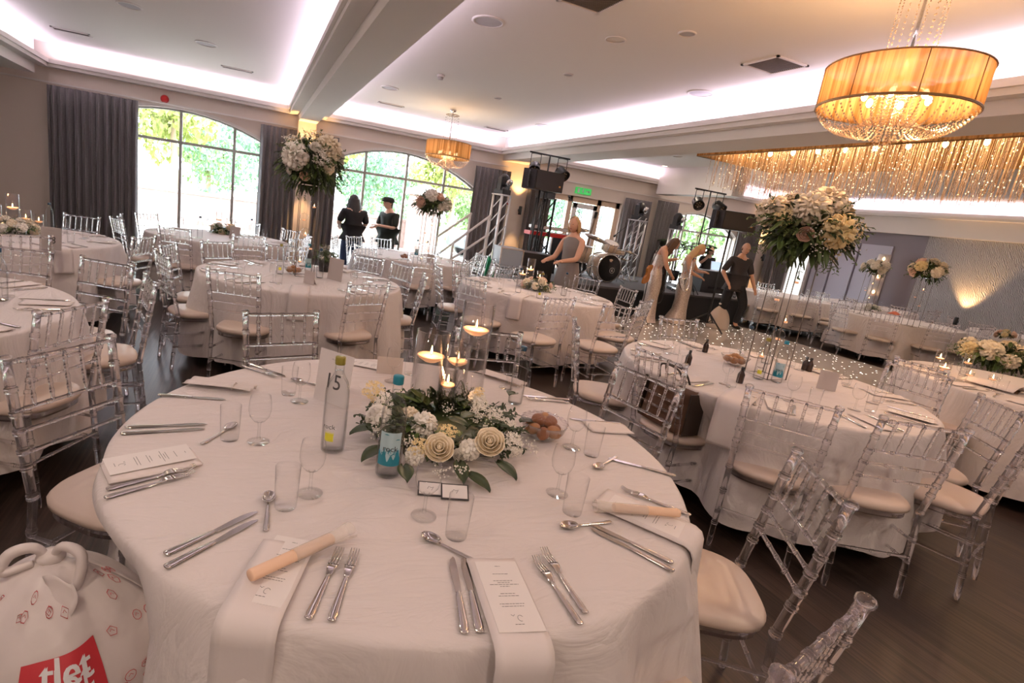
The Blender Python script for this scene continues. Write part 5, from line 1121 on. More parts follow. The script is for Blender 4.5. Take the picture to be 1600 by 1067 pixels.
# orange napkin & folded napkins on distant and right edge tables
ORG = mat('orange_cloth', (.55, .13, .06), .8); p = T(1397, 492, ZT); tag(MB().sheet(lambda u, v: ((u-.5)*.22, (v-.5)*.2, .01+.06*sin(pi*u)*sin(pi*v)), 8, 8, .004).ob('orange_napkin', ORG, None, (p.x, p.y, ZT+.004)), 'orange red napkin heap on a distant table', 'napkin')
p = T(1560, 606, ZT); tag(MB().sheet(lambda u, v: ((u-.5)*.30, (v-.5)*.34, .008+.05*max(0, sin(pi*u*1.2))*(1-v*.5)), 12, 10, .005).ob('peaked_napkin', NAPK, None, (p.x-.05, p.y, ZT+.012)), 'peaked white napkin over a brown folder at the right edge', 'napkin')
tag(MB().box((0, 0, 0), (.26, .20, .010), rz=.3).ob('brown_folder', BAG, None, (p.x+.02, p.y-.02, ZT+.006)), 'dark brown folder under the peaked napkin', 'folder')
# candle column on the far wall
t = thing('candle_column', 'tall narrow glass column with three glowing candles in front of the far right wall', 'candle column', (XR-.45, 8.85, 0))
MB().lathe([(.14, 0), (.15, .02), (.13, .06), (.13, 2.0), (.135, 2.02), (.12, 2.02), (.12, .06)], 20, cap=False).ob('glass', mat('frosted_column', (.62, .60, .66), .4, alpha=.55), t); MB().lathe([(0, 0), (.16, 0), (.16, .05), (0, .05)], 20).ob('base', WHITEP, t)
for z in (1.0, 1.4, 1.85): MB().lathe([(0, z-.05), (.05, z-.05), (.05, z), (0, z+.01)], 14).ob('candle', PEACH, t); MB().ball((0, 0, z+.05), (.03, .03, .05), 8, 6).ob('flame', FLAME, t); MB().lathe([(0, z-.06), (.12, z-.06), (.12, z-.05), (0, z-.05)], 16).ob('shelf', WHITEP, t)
# plastic bag bottom left
PB = mat('white_plastic_bag', (.80, .72, .70), .38, alpha=.90, bump=(7, .6, .03)); c = Vector((-.40, 1.38, 0))
t = thing('plastic_bag', 'white plastic carrier bag with red doodles knotted at the top, bottom left', 'bag', (c.x-.02, c.y+.02, 0))
HB_ = .58
def bagm(u, v):
    a = 2*pi*u; zz = HB_*v; r = .0 if v > .42 else .19+.045*sin(v/.42*pi/2)
    if v > .42: r = .235*max(0, cos((v-.42)/.58*pi/2))**.75+.022
    r *= 1+.05*sin(5*a+3*v)+.03*sin(11*a-6*v)*v; return (r*cos(a)*1.12, r*sin(a)*.92, zz)
bx = MB().sheet(bagm, 64, 30, .0006); bx.ob('bag', PB, t)
k = MB(); k.tube(spline([(.0, 0, HB_-.01), (-.03, -.01, HB_+.035), (-.075, -.02, HB_+.03), (-.09, -.03, HB_-.01), (-.03, -.02, HB_)], 6), [.008+.006*sin(pi*i/24) for i in range(25)], 10); k.tube(spline([(.0, 0, HB_-.01), (.03, -.02, HB_+.04), (.075, -.04, HB_+.02), (.06, -.06, HB_-.06), (.01, -.03, HB_-.02)], 6), [.007+.006*sin(pi*i/24) for i in range(25)], 10); k.ball((0, 0, HB_), (.032, .03, .022), 14, 8)
k.sheet(lambda u, v: (.0+.07*u+.012*sin(6*v), -.06-.05*v-.03*u, HB_-.01-.13*v+.01*sin(5*u)), 8, 10, .001); k.ob('knotted_handles', PB, t)
REDI = mat('red_print', (.55, .03, .04), .5)
def on_bag(u0, v0, sx_, m):                  # map flat marks (x right, y up) onto the bag surface
    o = MB(); o.f, o.m, o.sm = m.f, m.m, m.sm
    for v in m.v:
        uu = u0+v.x*sx_/(2*pi*.24); vv = v0+v.y/HB_; P0 = Vector(bagm(uu, vv)); n_ = Vector((P0.x, P0.y, .05)).normalized(); o.v.append(P0+n_*(.003+v.z))
    return o
ua = (atan2(-t.location.y, -t.location.x)/(2*pi)) % 1
lg = MB().sheet(lambda u, v: (-.095+.19*u, -.05+.095*v+.012*u*(v > .5), 0), 16, 6); on_bag(ua+.002, .665, .85, lg).ob('red_label', REDI, t)
tx = text_mb('tlet', .085, .0004); tx.sm = [False]*len(tx.f)
for v in tx.v: v.z += .0015; v.x += .005
# thicken strokes by doubling
for dx in (0, .0022, -.0022):
    q = MB(); q.f, q.m, q.sm = tx.f, tx.m, tx.sm; q.v = [Vector((v.x+dx, v.y, v.z)) for v in tx.v]; on_bag(ua+.002, .66, .85, q).ob('printed_word', WHITEP, t) if dx == 0 else on_bag(ua+.004, .695, .85, q).ob('printed_word_edge', WHITEP, t)
g = random.Random(9); dm = MB()
for i in range(110):
    u0 = ua+g.uniform(-.22, .22); v0 = g.uniform(.25, .93)
    if abs(u0-ua) < .08 and .58 < v0 < .82: continue
    n = g.choice((4, 5, 6, 9)); rr_ = g.uniform(.009, .015); q = MB(); ph = g.uniform(0, 6)
    q.tube([(rr_*cos(ph+2*pi*k_/n), rr_*sin(ph+2*pi*k_/n)*.8, 0) for k_ in range(n)], .0007, 4, closed=True); q.tube([(-rr_*.4, 0, 0), (0, rr_*.3, 0), (rr_*.4, -rr_*.1, 0)], .0006, 4); dm.join(on_bag(u0, v0, 1, q))
dm.ob('red_doodles', REDI, t)
# ================================================================ people
SKIN = [mat('warm_skin', (.62, .34, .22), .5), mat('fair_skin', (.70, .44, .33), .5)]
LIPS = mat('lips', (.42, .12, .10), .5); EYE = mat('eye_dark', (.03, .02, .02), .3)
BASE = {'pel': (0, 0, .94, .125, .095), 'wai': (0, .0, 1.08, .108, .085), 'che': (0, -.01, 1.27, .135, .10), 'col': (0, -.01, 1.40, .085, .07), 'nec': (0, 0, 1.47, .048, .05), 'hea': (0, .02, 1.53, .05, .05),
        'shL': (-.165, -.01, 1.385, .050, .05), 'elL': (-.21, -.01, 1.12, .038, .038), 'wrL': (-.22, .06, .89, .025, .028), 'shR': (.165, -.01, 1.385, .050, .05), 'elR': (.21, -.01, 1.12, .038, .038), 'wrR': (.22, .06, .89, .025, .028),
        'hiL': (-.085, 0, .90, .085, .085), 'knL': (-.10, .02, .50, .055, .058), 'anL': (-.10, -.01, .09, .036, .040), 'toL': (-.11, .13, .035, .032, .025),
        'hiR': (.085, 0, .90, .085, .085), 'knR': (.10, .02, .50, .055, .058), 'anR': (.10, -.01, .09, .036, .040), 'toR': (.11, .13, .035, .032, .025)}
EDG = [('pel', 'wai'), ('wai', 'che'), ('che', 'col'), ('col', 'nec'), ('nec', 'hea'), ('col', 'shL'), ('shL', 'elL'), ('elL', 'wrL'), ('col', 'shR'), ('shR', 'elR'), ('elR', 'wrR'), ('pel', 'hiL'), ('hiL', 'knL'), ('knL', 'anL'), ('anL', 'toL'), ('pel', 'hiR'), ('hiR', 'knR'), ('knR', 'anR'), ('anR', 'toR')]
def skin_mb(J, E_, root='pel', sub=1):
    names = list(dict.fromkeys([n for e in E_ for n in e])); idx = {n: i for i, n in enumerate(names)}
    me = bpy.data.meshes.new('sk'); me.from_pydata([J[n][:3] for n in names], [(idx[a], idx[b]) for a, b in E_], []); o = bpy.data.objects.new('sk', me); C.objects.link(o)
    md = o.modifiers.new('s', 'SKIN'); md.use_smooth_shade = True
    for n, v in zip(names, me.skin_vertices[0].data): kk = 1.0 if n[0] in 'ft' and n[:2] != 'to' else 1.18; v.radius = (J[n][3]*kk, (J[n][4] if len(J[n]) > 4 else J[n][3])*kk); v.use_root = (n == root)
    o.modifiers.new('u', 'SUBSURF').levels = sub
    dg = bpy.context.evaluated_depsgraph_get(); ev = o.evaluated_get(dg); em = ev.to_mesh(); m = MB(); m.add([v.co.copy() for v in em.vertices], [tuple(p.vertices) for p in em.polygons])
    ev.to_mesh_clear(); bpy.data.objects.remove(o); bpy.data.meshes.remove(me); return m
def head_mb(c, yaw, pitch):
    m = MB(); M = Matrix.Translation(c) @ Euler((pitch, 0, yaw)).to_matrix().to_4x4(); h = MB()
    nu, nv = 28, 20; vs = []
    for k in range(nv+1):
        t = pi*k/nv
        for i in range(nu):
            a = 2*pi*i/nu; x, y, z = sin(t)*cos(a), sin(t)*sin(a), -cos(t); w_ = 1-.30*max(0, -z)**1.5
            X, Y, Z = .072*x*w_, .092*y*(1-.12*max(0, -z)), .115*z
            if y > .3: Y += .016*math.exp(-(x/.16)**2-((z+.12)/.20)**2)*1.3; Y -= .008*math.exp(-((abs(x)-.36)/.2)**2-((z-.08)/.14)**2); Y += .005*math.exp(-(x/.3)**2-((z+.50)/.08)**2); Y += .006*math.exp(-(x/.3)**2-((z+.85)/.12)**2)
            vs.append((X, Y, Z))
    h.add(vs, [(k*nu+i, k*nu+(i+1) % nu, (k+1)*nu+(i+1) % nu, (k+1)*nu+i) for k in range(nv) for i in range(nu)])
    for s in (-1, 1): h.ball((s*.027, .078, .010), (.010, .006, .0055), 8, 6, 2); h.ball((s*.073, -.002, -.005), (.010, .018, .028), 8, 6, 0)
    h.ball((0, .084, -.056), (.021, .008, .006), 8, 6, 1); m.join(h, M); return m
def hand(J, E_, s, w, d, curl=.5):
    """five separate fingers growing from a palm; w = wrist point, d = pointing direction"""
    w, d = Vector(w), Vector(d).normalized(); side_ = d.cross(Vector((0, 0, 1))); side_ = side_.normalized() if side_.length > .1 else Vector((1, 0, 0)); dn = d.cross(side_).normalized()
    if dn.z > 0: dn = -dn
    pal = w+d*.055; J['pa'+s] = (*pal, .030, .017); E_.append(('wr'+s, 'pa'+s))
    for i, (l, o) in enumerate(((.062, -.028), (.072, -.010), (.068, .008), (.052, .026))):
        a = pal+d*.034+side_*o; b = a+d*l*.55+dn*l*.3*curl; c = b+d*l*.35+dn*l*.55*curl
        for q, p, r in (('a', a, .0092), ('b', b, .0085), ('c', c, .007)): J['f%d%s%s' % (i, q, s)] = (*p, r, r)
        E_ += [('pa'+s, 'f%da%s' % (i, s)), ('f%da%s' % (i, s), 'f%db%s' % (i, s)), ('f%db%s' % (i, s), 'f%dc%s' % (i, s))]
    a = w+d*.03-side_*.030; b = a+d*.03-side_*.012+dn*.012; J['ta'+s] = (*a, .0105, .0105); J['tb'+s] = (*b, .0085, .0085); E_ += [('pa'+s, 'ta'+s), ('ta'+s, 'tb'+s)]
def person(label, loc, heading, scale, pose, sk, clothes, hair, face=(0, 0)):
    J = dict(BASE)
    for k, v in pose.items(): J[k] = tuple(v)+tuple(J[k][3:]) if len(v) == 3 else tuple(v)
    t = thing('person', label, 'person', loc, heading-pi/2); t.scale = (scale,)*3
    E_ = list(EDG); JJ = dict(J)
    for s in 'LR':
        w = Vector(J['wr'+s][:3]); d = w-Vector(J['el'+s][:3]); hand(JJ, E_, s, w, d)
    b = skin_mb(JJ, E_); hd = Vector(J['hea'][:3]); n = Vector(J['nec'][:3]); hc = hd+(hd-n).normalized()*.075+Vector((0, .015, .01)); b.join(head_mb(hc, face[0], face[1])); b.ob('body', [sk, LIPS, EYE], t)
    def grow(names, f, dr=.013, over=None):
        K = {}
        for q in names: K[q] = (*J[q][:3], J[q][3]+dr, J[q][4]+dr)
        if over: K.update(over)
        return K
    for kind, m_ in clothes.items():
        if kind == 'top':
            nm = ['pel', 'wai', 'che', 'col', 'shL', 'elL', 'shR', 'elR']; K = grow(nm, 0, .016); K['pel'] = (*J['pel'][:3], .155, .125); K['hem'] = (J['pel'][0], J['pel'][1], J['pel'][2]-.12, .16, .13); skin_mb(K, [('hem', 'pel'), ('pel', 'wai'), ('wai', 'che'), ('che', 'col'), ('col', 'shL'), ('shL', 'elL'), ('col', 'shR'), ('shR', 'elR')]).ob('shirt', m_, t)
        if kind == 'vest':
            nm = ['pel', 'wai', 'che', 'col', 'shL', 'shR']; K = grow(nm, 0, .014); skin_mb(K, [('pel', 'wai'), ('wai', 'che'), ('che', 'col'), ('col', 'shL'), ('col', 'shR')]).ob('bodice', m_, t)
        if kind == 'trousers':
            nm = ['pel', 'hiL', 'knL', 'anL', 'hiR', 'knR', 'anR']; K = grow(nm, 0, .018); K['wai2'] = (*Vector(J['wai'][:3]), .13, .10); skin_mb(K, [('wai2', 'pel'), ('pel', 'hiL'), ('hiL', 'knL'), ('knL', 'anL'), ('pel', 'hiR'), ('hiR', 'knR'), ('knR', 'anR')]).ob('trousers', m_, t)
        if kind == 'shoes':
            for s in 'LR': a, b_ = Vector(J['an'+s][:3]), Vector(J['to'+s][:3]); d = b_-a; MB().ball((a+b_)/2+Vector((0, 0, -.025)), (.042, .13, .04), 12, 8, rot=(0, 0, atan2(d.y, d.x)-pi/2)).ob('shoe', m_, t)
        if kind in ('gown', 'dress'):
            P_, W_, Ch = Vector(J['pel'][:3]), Vector(J['wai'][:3]), Vector(J['che'][:3]); kn = (Vector(J['knL'][:3])+Vector(J['knR'][:3]))/2
            if kind == 'gown': st = [(Ch+Vector((0, 0, .055)), .150, .118), (Ch, .152, .124), (W_, .122, .098), (P_, .165, .132), (P_*.6+kn*.4, .180, .150), (kn, .150, .135), (Vector((kn.x*.7, kn.y*.7, .30)), .145, .15), (Vector((0, -.03, .10)), .20, .21), (Vector((0, -.05, .015)), .24, .26)]
            else: st = [(Vector(J['col'][:3])+Vector((0, 0, .03)), .105, .085), (Vector(J['col'][:3])-Vector((0, 0, .02)), .175, .105), (Ch, .160, .128), (W_, .140, .112), (P_, .178, .145), (P_*.5+kn*.5, .20, .17), (kn+Vector((0, 0, .02)), .205, .175)]
            n_ = 32; vs = []; L_ = []
            for k in range(len(st)-1):
                for q in range(4): f = q/4; L_.append((st[k][0].lerp(st[k+1][0], f), st[k][1]*(1-f)+st[k+1][1]*f, st[k][2]*(1-f)+st[k+1][2]*f, (k+f)/len(st)))
            L_.append((*st[-1], 1.0)); mm = MB()
            for c_, rx, ry, f in L_:
                for i in range(n_): a = 2*pi*i/n_; w_ = 1+.05*f*f*sin(8*a); vs.append((c_.x+rx*w_*cos(a), c_.y+ry*w_*sin(a), c_.z))
            mm.add(vs, [(k*n_+i, k*n_+(i+1) % n_, (k+1)*n_+(i+1) % n_, (k+1)*n_+i) for k in range(len(L_)-1) for i in range(n_)]); mm.ob('dress', m_, t)
            if kind == 'dress': MB().tube([(W_.x+.148*cos(a), W_.y+.12*sin(a), W_.z) for a in [2*pi*i/24 for i in range(24)]], .012, 6, closed=True).ob('belt', BLKC, t)
    hm, style = hair; Mh = Matrix.Translation(hc) @ Euler((face[1], 0, face[0])).to_matrix().to_4x4(); q = MB()
    def cap(k0, front):
        vs = []; nu, nv = 28, 12
        for k in range(nv+1):
            tt = (pi*k0)*k/nv
            for i in range(nu):
                a = 2*pi*i/nu; lim = 1 if sin(a) < front else max(.25, 1-.75*(sin(a)-front)); t2 = tt*lim
                vs.append((.081*sin(t2)*cos(a)*(1+.02*sin(9*a)), .100*sin(t2)*sin(a)-.006, .124*cos(t2)+.004))
        q.add(vs, [(k*nu+i, (k+1)*nu+i, (k+1)*nu+(i+1) % nu, k*nu+(i+1) % nu) for k in range(nv) for i in range(nu)])
    if style != 'bald':
        cap(.66, -.1)
        if style == 'long':
            for i in range(15): a = pi+pi*(i+.5)/15; x = .070*cos(a); y = .085*sin(a)-.005; q.tube(spline([(x, y, .03), (x*1.35, y*1.2, -.10), (x*1.6, y*1.2-.02, -.25), (x*1.45, y*1.25-.02, -.42+.02*sin(i*3))], 4), [.026]*4+[.032]*5+[.028, .024, .016, .006], 7)
        if style == 'bob':
            for i in range(13): a = pi+pi*(i+.5)/13; x = .072*cos(a); y = .088*sin(a); q.tube(spline([(x, y, .04), (x*1.2, y*1.15, -.05), (x*1.1, y*1.05, -.12)], 4), [.024, .025, .026, .026, .025, .022, .018, .012, .006], 7)
            q.ball((0, -.085, .02), (.06, .05, .05), 12, 8)
        if style == 'front': 
            for s in (-1, 1):
                for i in range(5): q.tube(spline([(s*.062, .03-.022*i, .05), (s*.085, .035-.022*i, -.06), (s*.085, .05-.02*i, -.17), (s*.07, .06-.02*i, -.27+.01*i)], 4), [.017]*8+[.016, .014, .011, .007, .003], 6)
            q.ball((0, -.06, -.06), (.07, .05, .10), 12, 8)
        if style == 'cap':
            q.tube(spline([(.01, -.08, .0), (.03, -.10, -.12), (.05, -.06, -.26), (.06, -.02, -.36)], 5), [.03]*8+[.026, .024, .022, .020, .018, .014, .010, .004], 8)
    else: q.ball((0, 0, 0), .001, 4, 3)
    if style != 'bald':
        r_ = MB(); r_.join(q, Mh); r_.ob('hair', hm, t)
    if style == 'cap': r_ = MB(); r_.join(MB().lathe([(.098, .03), (.102, .05), (.10, .09), (.07, .125), (0, .135)], 22, sy=1.15), Mh); r_.ob('black_cap', BLKC, t)
    if style == 'bald': 
        r_ = MB(); b2_ = MB()
        for i in range(18): a = pi*(.98+1.04*i/17); b2_.ball((.071*cos(a), .090*sin(a), -.01), (.012, .012, .03), 6, 5)
        r_.join(b2_, Mh); r_.ob('short_hair', hm, t)
    return t
HB = mat('brown_hair', (.10, .05, .025), .5); HK = mat('black_hair', (.012, .010, .010), .45); HBL = mat('blonde_hair', (.52, .32, .14), .5); HG = mat('golden_hair', (.60, .38, .16), .5)
SEQ = bpy.data.materials.new('sequin_fabric'); SEQ.use_nodes = True
def _seq():
    n = SEQ.node_tree; b = n.nodes['Principled BSDF']; tc = n.nodes.new('ShaderNodeTexCoord'); v = n.nodes.new('ShaderNodeTexVoronoi'); v.inputs['Scale'].default_value = 110; r = n.nodes.new('ShaderNodeValToRGB')
    r.color_ramp.elements[0].color = (.42, .30, .22, 1); r.color_ramp.elements[1].color = (.86, .76, .68, 1); n.links.new(tc.outputs['Object'], v.inputs[0]); n.links.new(v.outputs['Color'], r.inputs[0]); n.links.new(r.outputs[0], b.inputs[0]); b.inputs['Metallic'].default_value = .35; b.inputs['Roughness'].default_value = .35
    bp = n.nodes.new('ShaderNodeBump'); bp.inputs['Strength'].default_value = .5; n.links.new(v.outputs['Distance'], bp.inputs['Height']); n.links.new(bp.outputs[0], b.inputs['Normal'])
_seq()
GREYD = mat('grey_beige_dress', (.20, .17, .15), .75); CHAR = mat('charcoal_shirt', (.035, .030, .032), .8); JEAN = mat('dark_jeans', (.02, .04, .10), .8)
# two women by the window
person('woman with long dark hair seen from behind, in black, by the second window', (1.90, 10.7, 0), pi/2+.2, .93, {'elL': (-.24, .02, 1.13), 'wrL': (-.16, .18, 1.05), 'elR': (.24, .02, 1.13), 'wrR': (.15, .2, 1.06)}, SKIN[1], {'top': BLKC, 'trousers': JEAN, 'shoes': BLACK}, (HK, 'long')).scale = (1.18, 1.18, .93)
person('woman in a black cap with crossed hands, facing left by the second window', (2.62, 10.75, 0), pi+.45, .95, {'elL': (-.22, .04, 1.12), 'wrL': (-.05, .22, 1.14), 'elR': (.22, .06, 1.12), 'wrR': (.08, .26, 1.10)}, SKIN[1], {'top': mat('dark_green_black_top', (.010, .018, .014), .8), 'trousers': BLKC, 'shoes': BLACK}, (HB, 'cap')).scale = (1.14, 1.14, .95)
# blonde woman at the candlelit table
p = TY(892, 400, 6.85)
person('blonde woman in a belted grey dress reaching over the candlelit table', (p.x, 6.85, 0), pi+.35, 1.0, {'elL': (-.20, .12, 1.12), 'wrL': (-.14, .36, 1.08), 'elR': (.22, .10, 1.10), 'wrR': (.16, .34, 1.06)}, SKIN[0], {'dress': GREYD, 'shoes': BLACK}, (HBL, 'bob'), (.1, -.1))
# two performers in sequin gowns
pv = TY(1018, 440, 8.0); pt = TY(1068, 440, 8.02)
person('dark haired woman in a sequin gown bending her head over a violin', (pv.x, 7.95, 0.026), -.45, .97, {'knL': (-.055, .01, .5), 'anL': (-.055, -.02, .09), 'toL': (-.06, .09, .035), 'knR': (.055, .01, .5), 'anR': (.055, -.02, .09), 'toR': (.06, .09, .035), 'hiL': (-.07, 0, .90), 'hiR': (.07, 0, .90), 'che': (0, .03, 1.27), 'col': (0, .05, 1.40), 'nec': (0, .09, 1.46), 'hea': (0, .15, 1.50), 'shL': (-.155, .04, 1.37), 'shR': (.155, .04, 1.37), 'elR': (.25, .10, 1.13), 'wrR': (.16, .24, 1.0), 'elL': (-.24, .14, 1.2), 'wrL': (-.20, .34, 1.26)}, SKIN[0], {'gown': SEQ}, (HB, 'front'), (0, -.55))
person('blonde woman in a sequin gown looking down at a silver saxophone', (pt.x, 7.98, 0.026), -1.0, .93, {'knL': (-.055, .01, .5), 'anL': (-.055, -.02, .09), 'toL': (-.06, .09, .035), 'knR': (.055, .01, .5), 'anR': (.055, -.02, .09), 'toR': (.06, .09, .035), 'hiL': (-.07, 0, .90), 'hiR': (.07, 0, .90), 'nec': (0, .05, 1.46), 'hea': (0, .09, 1.51), 'elR': (.23, .10, 1.12), 'wrR': (.08, .26, 1.05), 'elL': (-.23, .12, 1.14), 'wrL': (-.06, .30, 1.15)}, SKIN[0], {'gown': SEQ}, (HG, 'long'), (.1, -.4))
# man walking
pm_ = TY(1140, 440, 7.85)
person('bald man in a dark shirt and trousers walking in front of the stage', (pm_.x+.05, 7.75, 0.026), -1.9, 1.0, {'knL': (-.16, .20, .54), 'anL': (-.18, .02, .14), 'toL': (-.20, .14, .06), 'anR': (.16, -.02, .09), 'knR': (.13, .02, .5), 'elR': (.30, -.02, 1.13), 'wrR': (.23, .12, .94), 'elL': (-.26, .03, 1.12), 'wrL': (-.30, .16, .90)}, SKIN[0], {'top': CHAR, 'trousers': BLKC, 'shoes': BLACK}, (HB, 'bald'), (0, -.15))
pd = TY(1107, 400, 10.4)
person('person in black behind the desk holding up a phone', (pd.x, 10.4, 0), -pi/2-.2, .93, {'elR': (.26, .10, 1.25), 'wrR': (.12, .22, 1.48), 'elL': (-.22, .04, 1.12)}, SKIN[1], {'top': BLKC, 'trousers': BLKC, 'shoes': BLACK}, (HB, 'bob'), (0, .1))
# violin and saxophone held by the performers
def vec(p): return (p.x, p.y, p.z)
t = thing('violin', 'black and amber violin held under the arm of the dark haired woman', 'violin', vec(TY(1012, 428, 7.72)), rot=(R(75), R(15), R(200)))
VIO = mat('amber_varnish', (.45, .17, .04), .2); o_ = [(.0, .18), (.06, .17), (.085, .13), (.08, .09), (.055, .05), (.058, .0), (.09, -.05), (.105, -.11), (.09, -.17), (.0, -.19)]; o_ = o_+[(-x, y) for x, y in reversed(o_[1:-1])]
MB().prism(o_, -.018, .018).ob('body', VIO, t); MB().box((0, .27, .022), (.026, .30, .014)).ob('neck', BLACK, t); MB().ball((0, .44, .015), (.018, .03, .018), 8, 6).ob('scroll', BLACK, t); MB().box((0, -.10, .03), (.03, .12, .008)).ob('tailpiece', BLACK, t)
t = thing('saxophone', 'silver saxophone held by the blonde woman in the gown', 'saxophone', vec(TY(1078, 432, 7.66)), rot=(.2, 0, R(160)))
SIL = mat('silver_brass', (.80, .78, .76), .15, 1.0); k = MB(); pts = spline([(0, .02, .30), (.0, 0, .26), (0, 0, .0), (.0, .0, -.20), (.03, 0, -.27), (.08, 0, -.27), (.11, 0, -.20), (.13, 0, -.05)], 5); k.tube(pts, [.010+.0004*i+(.0 if i < 26 else .0075*(i-26)) for i in range(len(pts))], 12); k.ob('body_tube', SIL, t)
k = MB(); k.tube(spline([(0, .02, .30), (0, .05, .34), (0, .10, .33)], 5), .008, 8).cyl((0, .09, .333), (0, .15, .315), .010, .006); k.ob('mouthpiece_neck', BLACK, t); k = MB()
for i in range(8): k.cyl((.0, -.022, .18-.05*i), (.0, -.034, .18-.05*i), .014, n=10)
k.ob('keys', SIL, t)
# ================================================================ stage
st = MB().b2((4.9, 8.3, .02), (9.95, 11.2, .56)).ob('stage_platform', BLKC); tag(st, 'low black draped stage platform carrying the drums and keyboard', 'stage')
tag(MB().b2((4.9, 8.28, .54), (9.95, 11.2, .575)).ob('stage_carpet', mat('stage_carpet', (.055, .05, .052), .8)), 'dark grey carpeted top of the stage', 'carpet')
ZS = .576
def SP(px, py, Y): p = TY(px, py, Y); return p.x
# drum kit
DW = mat('cream_drum_shell', (.62, .46, .34), .3, noise=(30, (.72, .6, .48), .2)); HEADM = mat('black_drum_head', (.012, .012, .014), .2); HW = mat('white_drum_head', (.75, .72, .70), .5); CYM = mat('bronze_cymbal', (.22, .17, .12), .3, .9)
dk = Vector((SP(940, 430, 9.3), 9.3, ZS))
def drum(c, r, d, ax, front, name, label):
    t = thing(name, label, 'drum', c); ax = Vector(ax).normalized(); q = MB()
    q.lathe([(r*.98, -d/2), (r, -d/2), (r, d/2), (r*.98, d/2)], 36, ax=ax, cap=False).ob('shell', DW, t)
    for z in (-d/2, d/2-.02): MB().lathe([(r, z), (r*1.045, z), (r*1.045, z+.02), (r, z+.02)], 36, ax=ax, cap=False).ob('hoop', CHROME, t)
    MB().lathe([(0, d/2-.004), (r*.99, d/2-.004)], 36, ax=ax, cap=False).ob('front_head', front, t); MB().lathe([(0, -d/2+.004), (r*.99, -d/2+.004)], 36, ax=ax, cap=False).ob('back_head', HW, t)
    lg = MB(); Q = Vector((0, 0, 1)).rotation_difference(ax)
    for i in range(8): a = 2*pi*i/8; lg.cyl(Q @ Vector((r*1.04*cos(a), r*1.04*sin(a), -d/2)), Q @ Vector((r*1.04*cos(a), r*1.04*sin(a), d/2)), .006, n=6)
    lg.ob('lugs', CHROME, t); return t
b = drum(dk+Vector((0, 0, .29)), .28, .42, (.0, -1, 0), HEADM, 'bass_drum', 'big bass drum with a black front head and white ring emblem on the stage')
Mb = Matrix.Translation((0, -.216, 0)) @ Matrix.Rotation(pi/2, 4, 'X')
q = MB(); q.lathe([(.052, 0), (.060, 0), (.060, .004), (.052, .004)], 30, (.07, -.04, 0), cap=False); q.join(text_mb('6', .09, .001), Matrix.Translation((.07, -.04, 0))); q2 = MB(); q2.join(q, Mb); q2.ob('ring_emblem', HW, b)
q = MB().ball((0, .17, .002), (.045, .022, .004), 14, 6).box((0, .14, .002), (.05, .012, .003)); q2 = MB(); q2.join(q, Mb); q2.ob('maker_mark', DW, b)
for s in (-1, 1): MB().tube([Vector((.12*s, -.05, -.02)), Vector((.34*s+.1, -.22, -.285))], .009, 6).ob('spur', CHROME, b)
drum(dk+Vector((.14, .10, .72)), .15, .20, (.0, -.35, .9), HW, 'tom_drum', 'small cream tom drum mounted above the bass drum'); drum(dk+Vector((-.62, .02, .52)), .20, .34, (.05, -.1, 1), HW, 'floor_tom', 'cream floor tom at the left of the bass drum'); drum(dk+Vector((.45, .25, .62)), .17, .12, (0, 0, 1), HW, 'snare_drum', 'shallow snare drum at the right of the bass drum')
for o, z in (((-.62, .02), .36), ((.45, .25), .55)):
    k = MB()
    for i in range(3): a = 2*pi*i/3+.5; k.cyl((dk.x+o[0]+.2*cos(a), dk.y+o[1]+.2*sin(a), ZS), (dk.x+o[0]+.17*cos(a), dk.y+o[1]+.17*sin(a), ZS+z), .008, n=6)
    tag(k.ob('drum_legs', CHROME), 'chrome legs under the %s drum of the kit' % ('floor tom' if z < .5 else 'snare'), 'drum stand')
def tripod(t, h, r=.3, pr=.012, m_=BLACK, z0=0):
    MB().cyl((0, 0, z0+.12), (0, 0, h), pr).ob('pole', m_, t)
    for i in range(3): a = 2*pi*i/3+.4; MB().tube([(r*cos(a), r*sin(a), z0+.01), (0, 0, z0+.32)], pr*.8, 6).ob('leg', m_, t); MB().tube([(r*.5*cos(a), r*.5*sin(a), z0+.165), (0, 0, z0+.12)], pr*.5, 5).ob('brace', m_, t)
def cymbal(px, py, Y, r, lab, tilt=(.25, .1, 0)):
    p = TY(px, py, Y); t = thing('cymbal', lab, 'cymbal', (p.x, Y, ZS)); h = p.z-ZS; tripod(t, h, .28, .009, CHROME)
    q = MB().lathe([(.012, .018), (r*.18, .016), (r*.24, .004), (r, -.02), (r, -.022), (r*.24, .001), (.012, .012)], 36, cap=False); w_ = MB(); w_.join(q, Matrix.Translation((0, 0, h)) @ Euler(tilt).to_matrix().to_4x4()); w_.ob('bronze_plate', CYM, t)
cymbal(932, 371, 8.75, .24, 'large dark bronze cymbal on a stand left above the bass drum', (.30, .12, 0)); cymbal(908, 358, 9.6, .17, 'second bronze cymbal just right of the blonde woman', (.2, -.2, 0)); cymbal(984, 393, 9.7, .18, 'small cymbal behind the tom drum', (.15, .1, 0))
cymbal(972, 404, 9.5, .15, 'low pair of cymbals beside the snare drum', (.0, .0, 0))
